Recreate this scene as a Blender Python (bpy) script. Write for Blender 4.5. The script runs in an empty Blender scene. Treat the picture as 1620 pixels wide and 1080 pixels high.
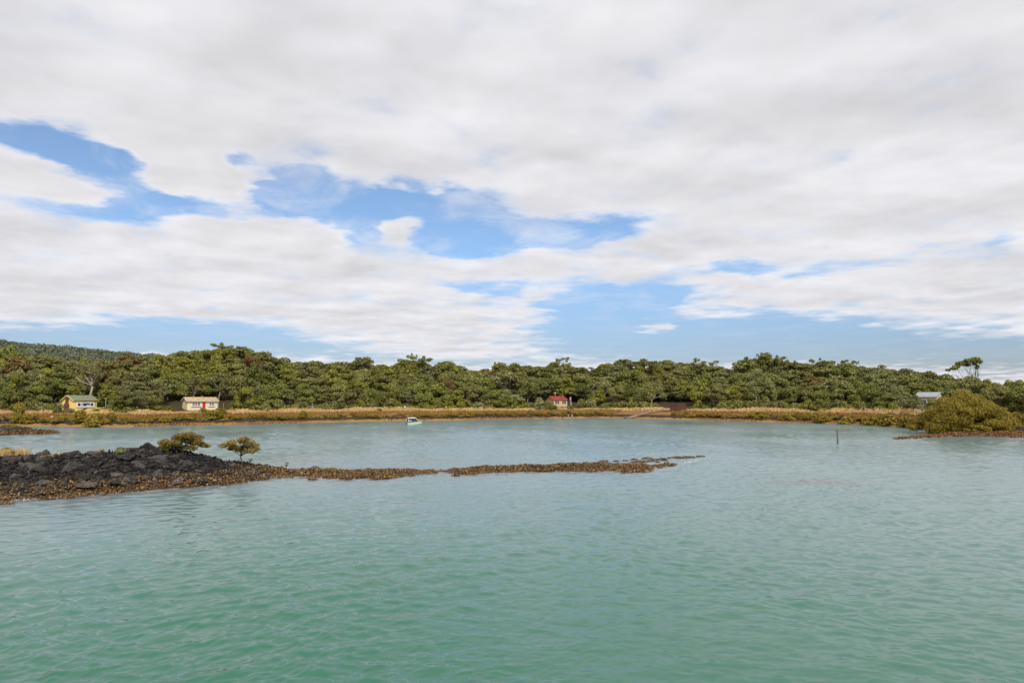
import bpy, bmesh, math, random
import numpy as np
from mathutils import Vector, Matrix, noise as mnoise

random.seed(7)
RNG = np.random.default_rng(7)
C = bpy.context.scene.collection
SC = bpy.context.scene
PI = math.pi

# ------------------------------------------------------------------ camera maths
F = 1080.0                      # focal length in photo pixels (24 mm on 36 mm)
H = 5.5                         # eye height over the water
V0 = 634.0                      # horizon row
PITCH = math.atan((V0 - 540.0) / F)
cp, sp_ = math.cos(PITCH), math.sin(PITCH)


def ray(u, v):
    a, b = (u - 810.0) / F, (540.0 - v) / F
    return np.array([a, cp - b * sp_, sp_ + b * cp])


def hit(u, v, z=0.0):
    d = ray(u, v)
    t = (z - H) / d[2]
    return d[0] * t, d[1] * t


def hdir(u):
    d = ray(u, 655.0)
    n = math.hypot(d[0], d[1])
    return d[0] / n, d[1] / n


def proj(x, y, z):
    X, Y, Z = x, y, z - H
    dz = Y * cp + Z * sp_
    return 810.0 + F * X / dz, 540.0 - F * (-Y * sp_ + Z * cp) / dz


_US = np.linspace(-1500, 3200, 600)
_AZ = np.array([math.atan2(*hdir(u)) for u in _US])


def u_of(x, y):
    return np.interp(np.arctan2(x, y), _AZ, _US)


def zv(v, r, u=810):
    """height of the point at horizontal range r seen at photo row v"""
    d = ray(u, v)
    return H + d[2] / math.hypot(d[0], d[1]) * r


def ks(u, r):
    """metres per photo pixel at horizontal range r in column u"""
    return r / F / math.sqrt(1 + ((u - 810.0) / F) ** 2)


def rv(u, v, z=0.0):
    return math.hypot(*hit(u, v, z))


# ------------------------------------------------------------------ numpy noise
def _h(ix, iy, iz, s):
    n = (ix * 374761393 + iy * 668265263 + iz * 2147483647 + s * 1274126177) & 0xFFFFFFFF
    n = ((n ^ (n >> 13)) * 1274126177) & 0xFFFFFFFF
    n = (n ^ (n >> 16)) & 0xFFFF
    return n / 32767.5 - 1.0


def vnoise(x, y, s=0):
    x = np.asarray(x, float); y = np.asarray(y, float)
    ix = np.floor(x).astype(np.int64); iy = np.floor(y).astype(np.int64)
    fx = x - ix; fy = y - iy
    fx = fx * fx * (3 - 2 * fx); fy = fy * fy * (3 - 2 * fy)
    z = np.zeros_like(ix)
    a = _h(ix, iy, z, s); b = _h(ix + 1, iy, z, s); c = _h(ix, iy + 1, z, s); d = _h(ix + 1, iy + 1, z, s)
    return (a * (1 - fx) + b * fx) * (1 - fy) + (c * (1 - fx) + d * fx) * fy


def fbm(x, y, oct=4, s=0):
    t = 0; a = 1.0; n = 0
    for k in range(oct):
        t = t + a * vnoise(x, y, s + k); n += a
        x = x * 2.03 + 11.3; y = y * 2.03 - 7.1; a *= 0.5
    return t / n


def sstep(a, b, x):
    t = np.clip((np.asarray(x, float) - a) / (b - a), 0, 1)
    return t * t * (3 - 2 * t)


# ------------------------------------------------------------------ mesh helpers
def mesh_np(name, V, Fq, tri=False, smooth=False):
    V = np.ascontiguousarray(V, np.float32).reshape(-1, 3); Fq = np.ascontiguousarray(Fq, np.int32)
    k = Fq.shape[1]
    me = bpy.data.meshes.new(name)
    me.vertices.add(len(V)); me.vertices.foreach_set('co', V.ravel())
    me.loops.add(Fq.size); me.loops.foreach_set('vertex_index', Fq.ravel())
    me.polygons.add(len(Fq))
    me.polygons.foreach_set('loop_start', np.arange(0, Fq.size, k, dtype=np.int32))
    if smooth:
        me.polygons.foreach_set('use_smooth', np.ones(len(Fq), bool))
    me.update(calc_edges=True)
    return me


def grid_faces(nr, nc, wrap=False):
    i = np.arange(nr - 1)[:, None]; j = np.arange(nc if wrap else nc - 1)[None, :]
    j2 = (j + 1) % nc
    a = i * nc + j; b = i * nc + j2; c = (i + 1) * nc + j2; d = (i + 1) * nc + j
    return np.stack([a, b, c, d], -1).reshape(-1, 4)


def link(name, me, mat=None, parent=None):
    o = bpy.data.objects.new(name, me); C.objects.link(o)
    if mat is not None and me is not None and not me.materials:
        me.materials.append(mat)
    if parent is not None:
        o.parent = parent
    return o


def tag(o, label, cat=None, group=None, kind=None):
    if label: o['label'] = label
    if cat: o['category'] = cat
    if group: o['group'] = group
    if kind: o['kind'] = kind
    return o


def empty(name, loc, rz=0.0):
    o = bpy.data.objects.new(name, None); C.objects.link(o)
    o.empty_display_size = 0.3
    o.location = loc; o.rotation_euler = (0, 0, rz)
    return o


def copy_tree(o, parent=None):
    c = o.copy(); C.objects.link(c)
    if parent: c.parent = parent
    for ch in list(o.children):
        copy_tree(ch, c)
    return c


class MB:
    def __init__(s): s.v = []; s.f = []

    def box(s, x0, x1, y0, y1, z0, z1):
        n = len(s.v)
        s.v += [(x0, y0, z0), (x1, y0, z0), (x1, y1, z0), (x0, y1, z0), (x0, y0, z1), (x1, y0, z1), (x1, y1, z1), (x0, y1, z1)]
        s.f += [tuple(n + i for i in q) for q in ((3, 2, 1, 0), (4, 5, 6, 7), (0, 1, 5, 4), (1, 2, 6, 5), (2, 3, 7, 6), (3, 0, 4, 7))]
        return s

    def poly(s, pts):
        n = len(s.v); s.v += [tuple(p) for p in pts]; s.f.append(tuple(range(n, n + len(pts)))); return s

    def prism(s, prof, x0, x1):
        """profile of (y, z) points extruded along x"""
        n = len(s.v); k = len(prof)
        s.v += [(x0, y, z) for y, z in prof] + [(x1, y, z) for y, z in prof]
        s.f.append(tuple(n + i for i in range(k))); s.f.append(tuple(n + k + i for i in reversed(range(k))))
        for i in range(k):
            j = (i + 1) % k
            s.f.append((n + i, n + k + i, n + k + j, n + j))
        return s

    def tube(s, pts, radii, seg=6, cap=True):
        n0 = len(s.v); P = [Vector(p) for p in pts]
        for i, p in enumerate(P):
            t = (P[min(i + 1, len(P) - 1)] - P[max(i - 1, 0)])
            t = t.normalized() if t.length > 1e-9 else Vector((0, 0, 1))
            a = t.cross(Vector((0.31, 0.17, 0.93)) if abs(t.z) < 0.9 else Vector((1, 0, 0))).normalized(); b = t.cross(a)
            for k in range(seg):
                an = 2 * PI * k / seg
                s.v.append(tuple(p + (a * math.cos(an) + b * math.sin(an)) * radii[i]))
        for i in range(len(P) - 1):
            for k in range(seg):
                k2 = (k + 1) % seg
                s.f.append((n0 + i * seg + k, n0 + i * seg + k2, n0 + (i + 1) * seg + k2, n0 + (i + 1) * seg + k))
        if cap:
            s.f.append(tuple(n0 + k for k in reversed(range(seg))))
            s.f.append(tuple(n0 + (len(P) - 1) * seg + k for k in range(seg)))
        return s

    def mesh(s, name, smooth=False):
        me = bpy.data.meshes.new(name); me.from_pydata(s.v, [], s.f); me.update()
        bm = bmesh.new(); bm.from_mesh(me); bmesh.ops.recalc_face_normals(bm, faces=bm.faces); bm.to_mesh(me); bm.free()
        if smooth:
            me.polygons.foreach_set('use_smooth', [True] * len(me.polygons))
        return me

    def build(s, name, mat, parent=None, smooth=False):
        return link(name, s.mesh(name, smooth), mat, parent)


# ------------------------------------------------------------------ node helpers
class NT:
    def __init__(s, tree): s.t = tree; s.n = tree.nodes; s.l = tree.links

    def add(s, typ, **kw):
        nd = s.n.new(typ)
        for k, v in kw.items(): setattr(nd, k, v)
        return nd

    def put(s, sock, val):
        if hasattr(val, 'is_output') or isinstance(val, bpy.types.NodeSocket): s.l.new(val, sock)
        elif val is not None: sock.default_value = val

    def math(s, op, a, b=None, c=None, clamp=False):
        nd = s.add('ShaderNodeMath', operation=op); nd.use_clamp = clamp
        for i, x in enumerate((a, b, c)):
            if x is not None: s.put(nd.inputs[i], x)
        return nd.outputs[0]

    def vmath(s, op, a, b=None, scale=None):
        nd = s.add('ShaderNodeVectorMath', operation=op)
        s.put(nd.inputs[0], a)
        if b is not None: s.put(nd.inputs[1], b)
        if scale is not None: s.put(nd.inputs['Scale'], scale)
        return nd.outputs['Value' if op in ('DOT_PRODUCT', 'LENGTH') else 'Vector']

    def noise(s, vec, scale, detail=3, rough=0.55, dist=0.0, out='Fac'):
        nd = s.add('ShaderNodeTexNoise')
        if vec is not None: s.l.new(vec, nd.inputs['Vector'])
        nd.inputs['Scale'].default_value = scale; nd.inputs['Detail'].default_value = detail
        nd.inputs['Roughness'].default_value = rough; nd.inputs['Distortion'].default_value = dist
        return nd.outputs[out]

    def ramp(s, fac, stops, interp='LINEAR'):
        nd = s.add('ShaderNodeValToRGB'); nd.color_ramp.interpolation = interp
        e = nd.color_ramp.elements
        while len(e) < len(stops): e.new(0.5)
        for el, (p, c) in zip(e, stops):
            el.position = p; el.color = (*c, 1) if not isinstance(c, (int, float)) else (c, c, c, 1)
        s.put(nd.inputs['Fac'], fac)
        return nd.outputs['Color']

    def mix(s, fac, a, b, blend='MIX'):
        nd = s.add('ShaderNodeMix', data_type='RGBA', blend_type=blend)
        s.put(nd.inputs[0], fac)
        s.put(nd.inputs[6], (*a, 1) if isinstance(a, tuple) and len(a) == 3 else a)
        s.put(nd.inputs[7], (*b, 1) if isinstance(b, tuple) and len(b) == 3 else b)
        return nd.outputs[2]

    def srange(s, x, a, b, c=0.0, d=1.0):
        nd = s.add('ShaderNodeMapRange', interpolation_type='SMOOTHSTEP')
        s.put(nd.inputs[0], x)
        for i, q in enumerate((a, b, c, d)): nd.inputs[i + 1].default_value = q
        return nd.outputs[0]


def new_mat(name, rough=0.7, spec=0.3):
    m = bpy.data.materials.new(name); m.use_nodes = True
    nt = NT(m.node_tree)
    b = m.node_tree.nodes['Principled BSDF']
    b.inputs['Roughness'].default_value = rough
    b.inputs['Specular IOR Level'].default_value = spec
    return m, nt, b


def plain(name, col, rough=0.6, spec=0.3, var=0.12, scale=3.0, metal=0.0, bump=0.0, bscale=20):
    m, nt, b = new_mat(name, rough, spec)
    tc = nt.add('ShaderNodeTexCoord').outputs['Object']
    n = nt.noise(tc, scale, 4)
    lo = tuple(c * (1 - var) for c in col); hi = tuple(min(1, c * (1 + var)) for c in col)
    nt.l.new(nt.ramp(n, [(0.3, lo), (0.7, hi)]), b.inputs['Base Color'])
    b.inputs['Metallic'].default_value = metal
    if bump:
        bp = nt.add('ShaderNodeBump'); bp.inputs['Strength'].default_value = bump; bp.inputs['Distance'].default_value = 0.02
        nt.l.new(nt.noise(tc, bscale, 3), bp.inputs['Height']); nt.l.new(bp.outputs[0], b.inputs['Normal'])
    return m


def boards(name, col, axis='Z', pitch=0.16, var=0.08, stain=None):
    """painted boards: lines by a wave texture along an axis of the object"""
    m, nt, b = new_mat(name, 0.6, 0.25)
    tc = nt.add('ShaderNodeTexCoord').outputs['Object']
    w = nt.add('ShaderNodeTexWave', wave_type='BANDS', bands_direction=axis, wave_profile='SAW')
    w.inputs['Scale'].default_value = 2 * PI / pitch / 20.0
    nt.l.new(tc, w.inputs['Vector'])
    n = nt.noise(tc, 1.7, 5)
    c = nt.ramp(n, [(0.3, tuple(x * (1 - var) for x in col)), (0.7, tuple(min(1, x * (1 + var)) for x in col))])
    if stain:
        f = nt.srange(nt.noise(tc, 2.3, 6, 0.65, 0.6), 0.5, 0.62)
        c = nt.mix(f, c, stain)
    nt.l.new(c, b.inputs['Base Color'])
    bp = nt.add('ShaderNodeBump'); bp.inputs['Strength'].default_value = 0.6; bp.inputs['Distance'].default_value = 0.02
    nt.l.new(w.outputs['Fac'], bp.inputs['Height']); nt.l.new(bp.outputs[0], b.inputs['Normal'])
    return m


def leaf_mat(name, cols, trans=0.25, tint=None, rough=0.55):
    """foliage: colour varies per crown, per clump (attribute 'tone') and per leaf card"""
    m = bpy.data.materials.new(name); m.use_nodes = True
    nt = NT(m.node_tree); t = m.node_tree
    t.nodes.remove(t.nodes['Principled BSDF'])
    oi = nt.add('ShaderNodeObjectInfo').outputs['Random']
    at = nt.add('ShaderNodeAttribute', attribute_name='tone').outputs['Fac']
    geo = nt.add('ShaderNodeNewGeometry').outputs['Random Per Island']
    f = nt.math('ADD', nt.math('MULTIPLY', oi, 0.40), nt.math('ADD', nt.math('MULTIPLY', at, 0.34), nt.math('MULTIPLY', geo, 0.26)))
    col = nt.ramp(f, [(0.15 + 0.7 * i / (len(cols) - 1), c) for i, c in enumerate(cols)])
    if tint:
        col = nt.mix(nt.srange(nt.math('ADD', at, nt.math('MULTIPLY', geo, 0.2)), 0.72, 0.95), col, tint)
    d = nt.add('ShaderNodeBsdfPrincipled'); d.inputs['Roughness'].default_value = rough; d.inputs['Specular IOR Level'].default_value = 0.22
    tr = nt.add('ShaderNodeBsdfTranslucent')
    nt.l.new(col, d.inputs['Base Color']); nt.l.new(nt.mix(0.5, col, (0.16, 0.19, 0.02)), tr.inputs['Color'])
    mx = nt.add('ShaderNodeMixShader'); mx.inputs[0].default_value = trans
    nt.l.new(d.outputs[0], mx.inputs[1]); nt.l.new(tr.outputs[0], mx.inputs[2])
    nt.l.new(mx.outputs[0], t.nodes['Material Output'].inputs['Surface'])
    return m


# ------------------------------------------------------------------ camera
cam = bpy.data.cameras.new('camera'); co = bpy.data.objects.new('camera', cam); C.objects.link(co)
cam.sensor_width = 36.0; cam.lens = 24.0; cam.clip_end = 20000; cam.clip_start = 0.1
co.location = (0, 0, H); co.rotation_euler = (PI / 2 + PITCH, 0, 0)
SC.camera = co

# ------------------------------------------------------------------ light and sky
SUN_AZ, SUN_EL = math.radians(165), math.radians(48)
w = bpy.data.worlds.new('World'); SC.world = w; w.use_nodes = True
nt = NT(w.node_tree); wn = w.node_tree
for nd in list(wn.nodes): wn.nodes.remove(nd)
out = nt.add('ShaderNodeOutputWorld')
sky = nt.add('ShaderNodeTexSky', sky_type='NISHITA'); sky.sun_disc = False
sky.sun_elevation = SUN_EL; sky.sun_rotation = SUN_AZ; sky.air_density = 1.0; sky.dust_density = 0.6; sky.ozone_density = 1.6
D = nt.add('ShaderNodeTexCoord').outputs['Generated']
sx = nt.add('ShaderNodeSeparateXYZ'); nt.l.new(D, sx.inputs[0])
az = nt.math('ARCTAN2', sx.outputs[0], sx.outputs[1])
el = nt.math('ARCSINE', sx.outputs[2])
zz = nt.math('ADD', nt.math('MAXIMUM', sx.outputs[2], 0.0), 0.075)
px = nt.math('DIVIDE', sx.outputs[0], zz); py = nt.math('DIVIDE', sx.outputs[1], zz)
pc = nt.add('ShaderNodeCombineXYZ'); nt.l.new(px, pc.inputs[0]); nt.l.new(py, pc.inputs[1])
P = pc.outputs[0]                                     # the ray on a flat cloud deck
w1 = nt.vmath('SUBTRACT', nt.noise(P, 1.7, 2, 0.5, out='Color'), (0.5, 0.5, 0.5))
w2 = nt.vmath('SUBTRACT', nt.noise(P, 6.5, 6, 0.62, out='Color'), (0.5, 0.5, 0.5))
wv = nt.vmath('ADD', w1, nt.vmath('SCALE', w2, scale=0.5))
wsx = nt.add('ShaderNodeSeparateXYZ'); nt.l.new(wv, wsx.inputs[0])
ac = nt.add('ShaderNodeCombineXYZ')
nt.l.new(nt.math('MULTIPLY_ADD', wsx.outputs[0], 0.13, az), ac.inputs[0])
nt.l.new(nt.math('MULTIPLY_ADD', wsx.outputs[1], nt.math('MULTIPLY_ADD', el, 0.19, 0.010), el), ac.inputs[1])
A = ac.outputs[0]                                     # warped azimuth / elevation


def ang(u, v):
    d = ray(u, v); d = d / np.linalg.norm(d)
    return math.atan2(d[0], d[1]), math.asin(d[2])


# openings in the deck (+) and puffs inside them (-): centre, half sizes in photo pixels, weight
BLOBS = [
    (75, 224, 70, 26, 1.15), (145, 250, 75, 28, 1.25), (205, 280, 45, 26, 1.0), (258, 315, 60, 16, .75), (30, 208, 40, 12, .6),
    (165, 335, 120, 20, 1.05), (320, 330, 110, 13, .9), (400, 243, 24, 14, 1.0), (440, 300, 40, 24, .6),
    (482, 282, 42, 30, 1.1), (455, 316, 90, 17, 1.0), (545, 322, 60, 20, 1.1), (610, 316, 44, 22, 1.0),
    (585, 360, 40, 26, 1.1), (690, 353, 78, 34, 1.25), (700, 385, 75, 15, .8), (770, 360, 50, 20, .9), (860, 372, 70, 18, .85), (950, 366, 58, 26, 1.15),
    (715, 310, 16, 14, .7), (790, 455, 70, 9, .8), (1010, 470, 55, 20, .85), (955, 490, 60, 28, .95), (920, 515, 50, 14, .6), (800, 480, 200, 5, .35),
    (1165, 422, 60, 8, .65), (1600, 372, 35, 14, .4), (1400, 410, 190, 9, .42), (1075, 460, 60, 9, .45), (1290, 430, 60, 7, .4),
    (1130, 530, 210, 26, 1.2), (1010, 545, 110, 16, .65), (1250, 520, 90, 14, .55), (1400, 556, 330, 18, .85), (1610, 575, 160, 32, .5),
    (120, 528, 190, 12, .8), (330, 522, 130, 17, .9), (430, 548, 130, 11, .8), (740, 574, 130, 8, .6), (560, 564, 80, 8, .45), (40, 548, 260, 14, .75),
    (635, 364, 38, 22, -1.5), (300, 262, 90, 48, -1.5), (430, 360, 120, 24, -.9), (1030, 522, 38, 7, -1.1), (90, 292, 100, 24, -.6),
]
acc = None
for (u, v, a, b, wt) in BLOBS:
    A0, E0 = ang(u, v)
    da = max(1e-4, (ang(u + a, v)[0] - ang(u - a, v)[0]) / 2); de = max(1e-4, (ang(u, v - b)[1] - ang(u, v + b)[1]) / 2)
    q = nt.vmath('MULTIPLY', nt.vmath('SUBTRACT', A, (A0, E0, 0)), (1 / da, 1 / de, 0))
    e = nt.math('EXPONENT', nt.math('MULTIPLY', nt.vmath('DOT_PRODUCT', q, q), -0.62))
    acc = nt.math('MULTIPLY', e, wt) if acc is None else nt.math('MULTIPLY_ADD', e, wt, acc)
fine = nt.noise(P, 3.8, 7, 0.55)
field = nt.math('ADD', nt.math('SUBTRACT', 0.95, nt.math('MULTIPLY', acc, 1.36)), nt.math('MULTIPLY', nt.math('SUBTRACT', fine, 0.5), 2.0))
veil = nt.math('MULTIPLY', nt.math('MULTIPLY', nt.srange(nt.noise(P, 2.6, 8, 0.60, 0.5), .40, .76), .60), nt.srange(el, .08, .22, .15, 1.0))
alpha = nt.math('MAXIMUM', nt.srange(field, -0.22, 0.88), veil)
# the deck is lit from above: tops of the billows bright, undersides grey
Pa = nt.vmath('MULTIPLY', P, (1.0, 1.0, 1.0))
soft = nt.noise(Pa, 1.9, 3, 0.48, 0.2)
softS = nt.noise(nt.vmath('ADD', Pa, (-0.05, -0.20, 0)), 1.9, 3, 0.48, 0.2)
emb = nt.math('ADD', nt.math('SUBTRACT', soft, softS), nt.math('MULTIPLY', nt.math('SUBTRACT', nt.noise(P, 5.5, 2, .45), nt.noise(nt.vmath('ADD', P, (-.02, -.09, 0)), 5.5, 2, .45)), .22))
broad = nt.noise(P, 0.9, 3, 0.5)
thick = nt.srange(field, 0.25, 1.25)
br = nt.math('ADD', nt.math('MULTIPLY_ADD', emb, 0.44, 0.85),
             nt.math('ADD', nt.math('MULTIPLY', nt.math('SUBTRACT', broad, 0.5), 0.22), nt.math('MULTIPLY', thick, -0.085)))
cc = nt.mix(thick, (0.985, 0.99, 1.05), (0.99, 0.985, 1.02))
cloudcol = nt.vmath('SCALE', cc, scale=br)
b1 = nt.add('ShaderNodeBackground'); b1.inputs[1].default_value = 0.15
tint = nt.ramp(nt.math('MULTIPLY', el, 2.0), [(0.0, (.42, .42, .54)), (.16, (.52, .57, .71)), (.40, (.80, .91, 1.02)), (1.0, (1.0, 1.0, 1.0))])
nt.l.new(nt.mix(1.0, sky.outputs[0], tint, 'MULTIPLY'), b1.inputs[0])
b2 = nt.add('ShaderNodeBackground'); b2.inputs[1].default_value = 1.0; nt.l.new(cloudcol, b2.inputs[0])
ms = nt.add('ShaderNodeMixShader'); nt.l.new(alpha, ms.inputs[0]); nt.l.new(b1.outputs[0], ms.inputs[1]); nt.l.new(b2.outputs[0], ms.inputs[2])
nt.l.new(ms.outputs[0], out.inputs[0])

sl = bpy.data.lights.new('sun', 'SUN'); sl.energy = 4.0; sl.angle = math.radians(3.0); sl.color = (1.0, 0.95, 0.87)
so = bpy.data.objects.new('sun', sl); C.objects.link(so)
sd = Vector((math.sin(SUN_AZ) * math.cos(SUN_EL), math.cos(SUN_AZ) * math.cos(SUN_EL), math.sin(SUN_EL)))
so.rotation_euler = sd.to_track_quat('Z', 'Y').to_euler(); so.location = (0, -30, 60)
SC.cycles.use_denoising = True
vs = SC.view_settings; vs.view_transform = 'Standard'; vs.look = 'None'; vs.exposure = 0.0; vs.gamma = 1.0

# ------------------------------------------------------------------ shoreline and land
SHU = np.array([-700, -300, -120, 0, 60, 150, 200, 270, 400, 470, 540, 640, 700, 810, 950, 1000, 1080, 1200, 1300, 1350, 1400, 1440, 1480, 1540, 1620, 1750, 1900, 2300])
SHV = np.array([686, 680, 676, 673.5, 674, 675.5, 675, 673.6, 671, 669, 667, 665.5, 665, 663, 661, 661.8, 663.5, 667, 669.5, 671.2, 674, 677.5, 682, 684, 686, 690, 700, 720])
SHR = np.array([rv(u, v) for u, v in zip(SHU, SHV)])


def dsh(u): return np.interp(u, SHU, SHR)


SKU = np.array([-300, 0, 20, 45, 75, 110, 150, 200, 250, 270, 300, 320, 345, 370, 400, 430, 455, 475, 490, 510, 540, 575, 600, 640, 655, 670, 700, 720, 750, 780, 790, 810, 840, 870, 895, 910, 940, 960, 1000, 1030, 1060, 1080, 1100, 1120, 1145, 1160, 1180, 1200, 1215, 1240, 1262, 1285, 1300, 1320, 1345, 1370, 1400, 1430, 1460, 1495, 1520, 1560, 1580, 1620, 1700, 2000])
SKV = np.array([525, 543, 551, 558, 563, 562, 565, 562, 558, 552, 548, 547, 543, 543, 550, 558, 570, 565, 562, 567, 568, 564, 572, 566, 560, 568, 572, 575, 578, 583, 572, 568, 572, 577, 567, 575, 576, 568, 562, 564, 567, 572, 568, 575, 575, 580, 568, 562, 558, 564, 574, 572, 566, 572, 570, 574, 574, 580, 582, 588, 592, 598, 605, 606, 607, 607])
_su = np.arange(-320, 2020, 10.0); _k = np.ones(9) / 9
_sm = np.convolve(np.pad(np.interp(_su, SKU, SKV), 4, 'edge'), _k, 'valid')
PS = np.array([-40, -12, -4, 0, 3, 7, 12, 18, 25, 30]); PZ = np.array([-3, -1.2, -.5, 0, .75, 1.45, 2.1, 2.5, 2.75, 2.9])


def ground(u, s):
    u = np.asarray(u, float); s = np.asarray(s, float)
    z = np.interp(s, PS, PZ)
    R = dsh(u) + 92
    hb = np.maximum(3.0, H + (V0 - np.interp(u, _su, _sm)) / F * R * 0.985 / np.sqrt(1 + ((u - 810) / F) ** 2) - 8.6)
    z = z + (hb - 2.9) * sstep(24, 92, s)
    z = z - 0.03 * np.maximum(0, s - 110)
    return z


def at(u, s):
    x, y = hdir(u); r = float(dsh(u)) + s
    return Vector((x * r, y * r, float(ground(u, s))))


def s_for_v(u, v):
    for s in np.arange(-1, 40, 0.25):
        p = at(u, s)
        if proj(*p)[1] <= v: return float(s)
    return 30.0


tu = np.concatenate([np.arange(-900, -60, 12), np.arange(-60, 1690, 4), np.arange(1690, 2400, 12)]).astype(float)
tsr = np.concatenate([np.arange(-14, 30, 0.5), np.arange(30, 140, 3), np.arange(140, 420, 20), [600, 900, 1500, 2500]])
U, S = np.meshgrid(tu, tsr)
hx = np.array([hdir(u) for u in tu])
wob = fbm(U / 14, S / 2.2, 4, 3) * 0.9 + vnoise(U / 45, S / 9, 9) * 1.3
R = dsh(U) + S
X = hx[:, 0][None] * R; Y = hx[:, 1][None] * R
Zt = ground(U, S + wob * sstep(-2, 2, S) * (1 - sstep(16, 24, S))) + 0.12 * fbm(X / 1.2, Y / 1.2, 3, 5) * sstep(-3, 1, S)
Zt = np.where(S > 300, np.minimum(Zt, 1.0), Zt)
me = mesh_np('shore_land', np.stack([X, Y, Zt], -1), grid_faces(len(tsr), len(tu)), smooth=True)
a = me.attributes.new('shore', 'FLOAT', 'POINT'); a.data.foreach_set('value', (S + wob).ravel().astype(np.float32))

m_land, nt, b = new_mat('land', 0.9, 0.1)
geo = nt.add('ShaderNodeNewGeometry').outputs['Position']
sh = nt.add('ShaderNodeAttribute', attribute_name='shore').outputs['Fac']
n1 = nt.noise(geo, 0.8, 6, 0.65); n2 = nt.noise(geo, 4.0, 4, 0.6)
sj = nt.math('ADD', sh, nt.math('MULTIPLY', nt.math('SUBTRACT', n1, 0.5), 5.0))
weed = nt.ramp(n2, [(.3, (.10, .055, .02)), (.5, (.27, .15, .045)), (.72, (.36, .23, .10))])
dark = nt.ramp(n2, [(.35, (.018, .014, .012)), (.6, (.05, .038, .028)), (.8, (.10, .07, .045))])
marsh = nt.ramp(n1, [(.3, (.15, .075, .028)), (.5, (.22, .12, .045)), (.7, (.17, .12, .035))])
straw = nt.ramp(n2, [(.3, (.26, .155, .06)), (.7, (.46, .31, .135))])
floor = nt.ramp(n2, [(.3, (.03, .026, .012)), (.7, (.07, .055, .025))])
c = nt.mix(nt.srange(sj, 1.6, 2.2), weed, dark)
c = nt.mix(nt.srange(sj, 4.6, 6.2), c, marsh)
c = nt.mix(nt.srange(sj, 14.5, 16), c, straw)
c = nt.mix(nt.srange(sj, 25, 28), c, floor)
nt.l.new(c, b.inputs['Base Color'])
bp = nt.add('ShaderNodeBump'); bp.inputs['Strength'].default_value = 0.8; bp.inputs['Distance'].default_value = 0.2
nt.l.new(n2, bp.inputs['Height']); nt.l.new(bp.outputs[0], b.inputs['Normal'])
tag(link('ground', me, m_land), None, None, kind='structure')

# ------------------------------------------------------------------ lava banks and oyster reefs in the water
class Bank:
    """a low ridge between a near and a far waterline, given over photo column u"""
    def __init__(s, us, vn, wd, cz, peak=0.5):
        s.us = np.array(us, float); s.rn = np.array([rv(u, v) for u, v in zip(us, vn)])
        s.wd = np.array(wd, float); s.cz = np.array(cz, float); s.peak = peak

    def near(s, u): return np.interp(u, s.us, s.rn)
    def width(s, u): return np.interp(u, s.us, s.wd)
    def crest(s, u): return np.interp(u, s.us, s.cz)

    def z(s, u, r):
        t = (r - s.near(u)) / np.maximum(0.3, s.width(u)); p = s.peak
        up = np.where(t < p, t / p, (1 - t) / (1 - p))
        prof = np.where(up > 0, np.sin(np.clip(up, 0, 1) * PI / 2), up * 1.2)
        return s.crest(u) * prof

    def fade(s, u): return sstep(s.us[0], s.us[0] + 20, u) * (1 - sstep(s.us[-1] - 10, s.us[-1], u))


bankA = Bank([-400, -150, 0, 60, 150, 230, 300, 340, 400, 440, 470, 540, 600, 645, 665, 700, 740, 800, 830, 900, 960, 1000, 1016, 1028, 1040, 1050, 1056, 1060],
             [815, 802, 793, 789, 784, 776, 770, 768, 761.5, 757, 754.5, 757, 758.5, 754, 749.5, 749, 751, 748, 747, 746.5, 745.5, 748, 747, 746, 741, 738, 736, 735],
             [26, 24, 22, 21, 19, 18, 16, 14, 10, 6.5, 5, 5.5, 6, 5, 2.2, 2.4, 4.2, 4.6, 4.4, 5.4, 5.8, 7.0, 6.2, 4.6, 3.0, 2.0, 1.4, .6],
             [2.3, 1.95, 1.5, 1.5, 1.7, 1.65, 1.45, 1.1, .50, .36, .28, .30, .30, .22, .05, .09, .18, .24, .22, .28, .26, .22, .18, .12, .08, .05, .03, .0], 0.52)
bankL = Bank([-300, -120, 0, 30, 60, 80, 92, 100], [691, 690, 688.5, 687.5, 686.6, 686, 685.4, 685], [12, 11, 9, 8, 7, 5, 2.5, 1], [1.2, 1.2, 1.05, 1.05, .8, .6, .3, 0], .45)
bankR = Bank([1408, 1425, 1445, 1470, 1500, 1540, 1590, 1620, 1750, 1950], [694.6, 694.2, 693.2, 692, 690.4, 689.6, 691, 692, 700, 716],
             [.8, 3, 4.5, 6, 9, 13, 14, 15, 18, 20], [0, .2, .26, .32, .38, .45, .5, .5, .6, .6], .45)

m_bank, nt, b = new_mat('lava_bank', 0.85, 0.2)
geo = nt.add('ShaderNodeNewGeometry').outputs['Position']
sx = nt.add('ShaderNodeSeparateXYZ'); nt.l.new(geo, sx.inputs[0])
n1 = nt.noise(geo, 1.3, 6, .65); n2 = nt.noise(geo, 9, 4, .65)
vo = nt.add('ShaderNodeTexVoronoi'); vo.inputs['Scale'].default_value = 9.0; nt.l.new(geo, vo.inputs['Vector'])
rock = nt.ramp(n2, [(.3, (.014, .012, .011)), (.6, (.04, .034, .031)), (.8, (.07, .06, .055))])
shell = nt.ramp(vo.outputs['Distance'], [(0.0, (.20, .12, .05)), (.35, (.09, .05, .02)), (.6, (.02, .014, .009))])
zj = nt.math('ADD', sx.outputs[2], nt.math('MULTIPLY', nt.math('SUBTRACT', n1, .5), 1.3))
nt.l.new(nt.mix(nt.srange(zj, .45, .85), shell, rock), b.inputs['Base Color'])
bp = nt.add('ShaderNodeBump'); bp.inputs['Strength'].default_value = 1.0; bp.inputs['Distance'].default_value = 0.1
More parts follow.
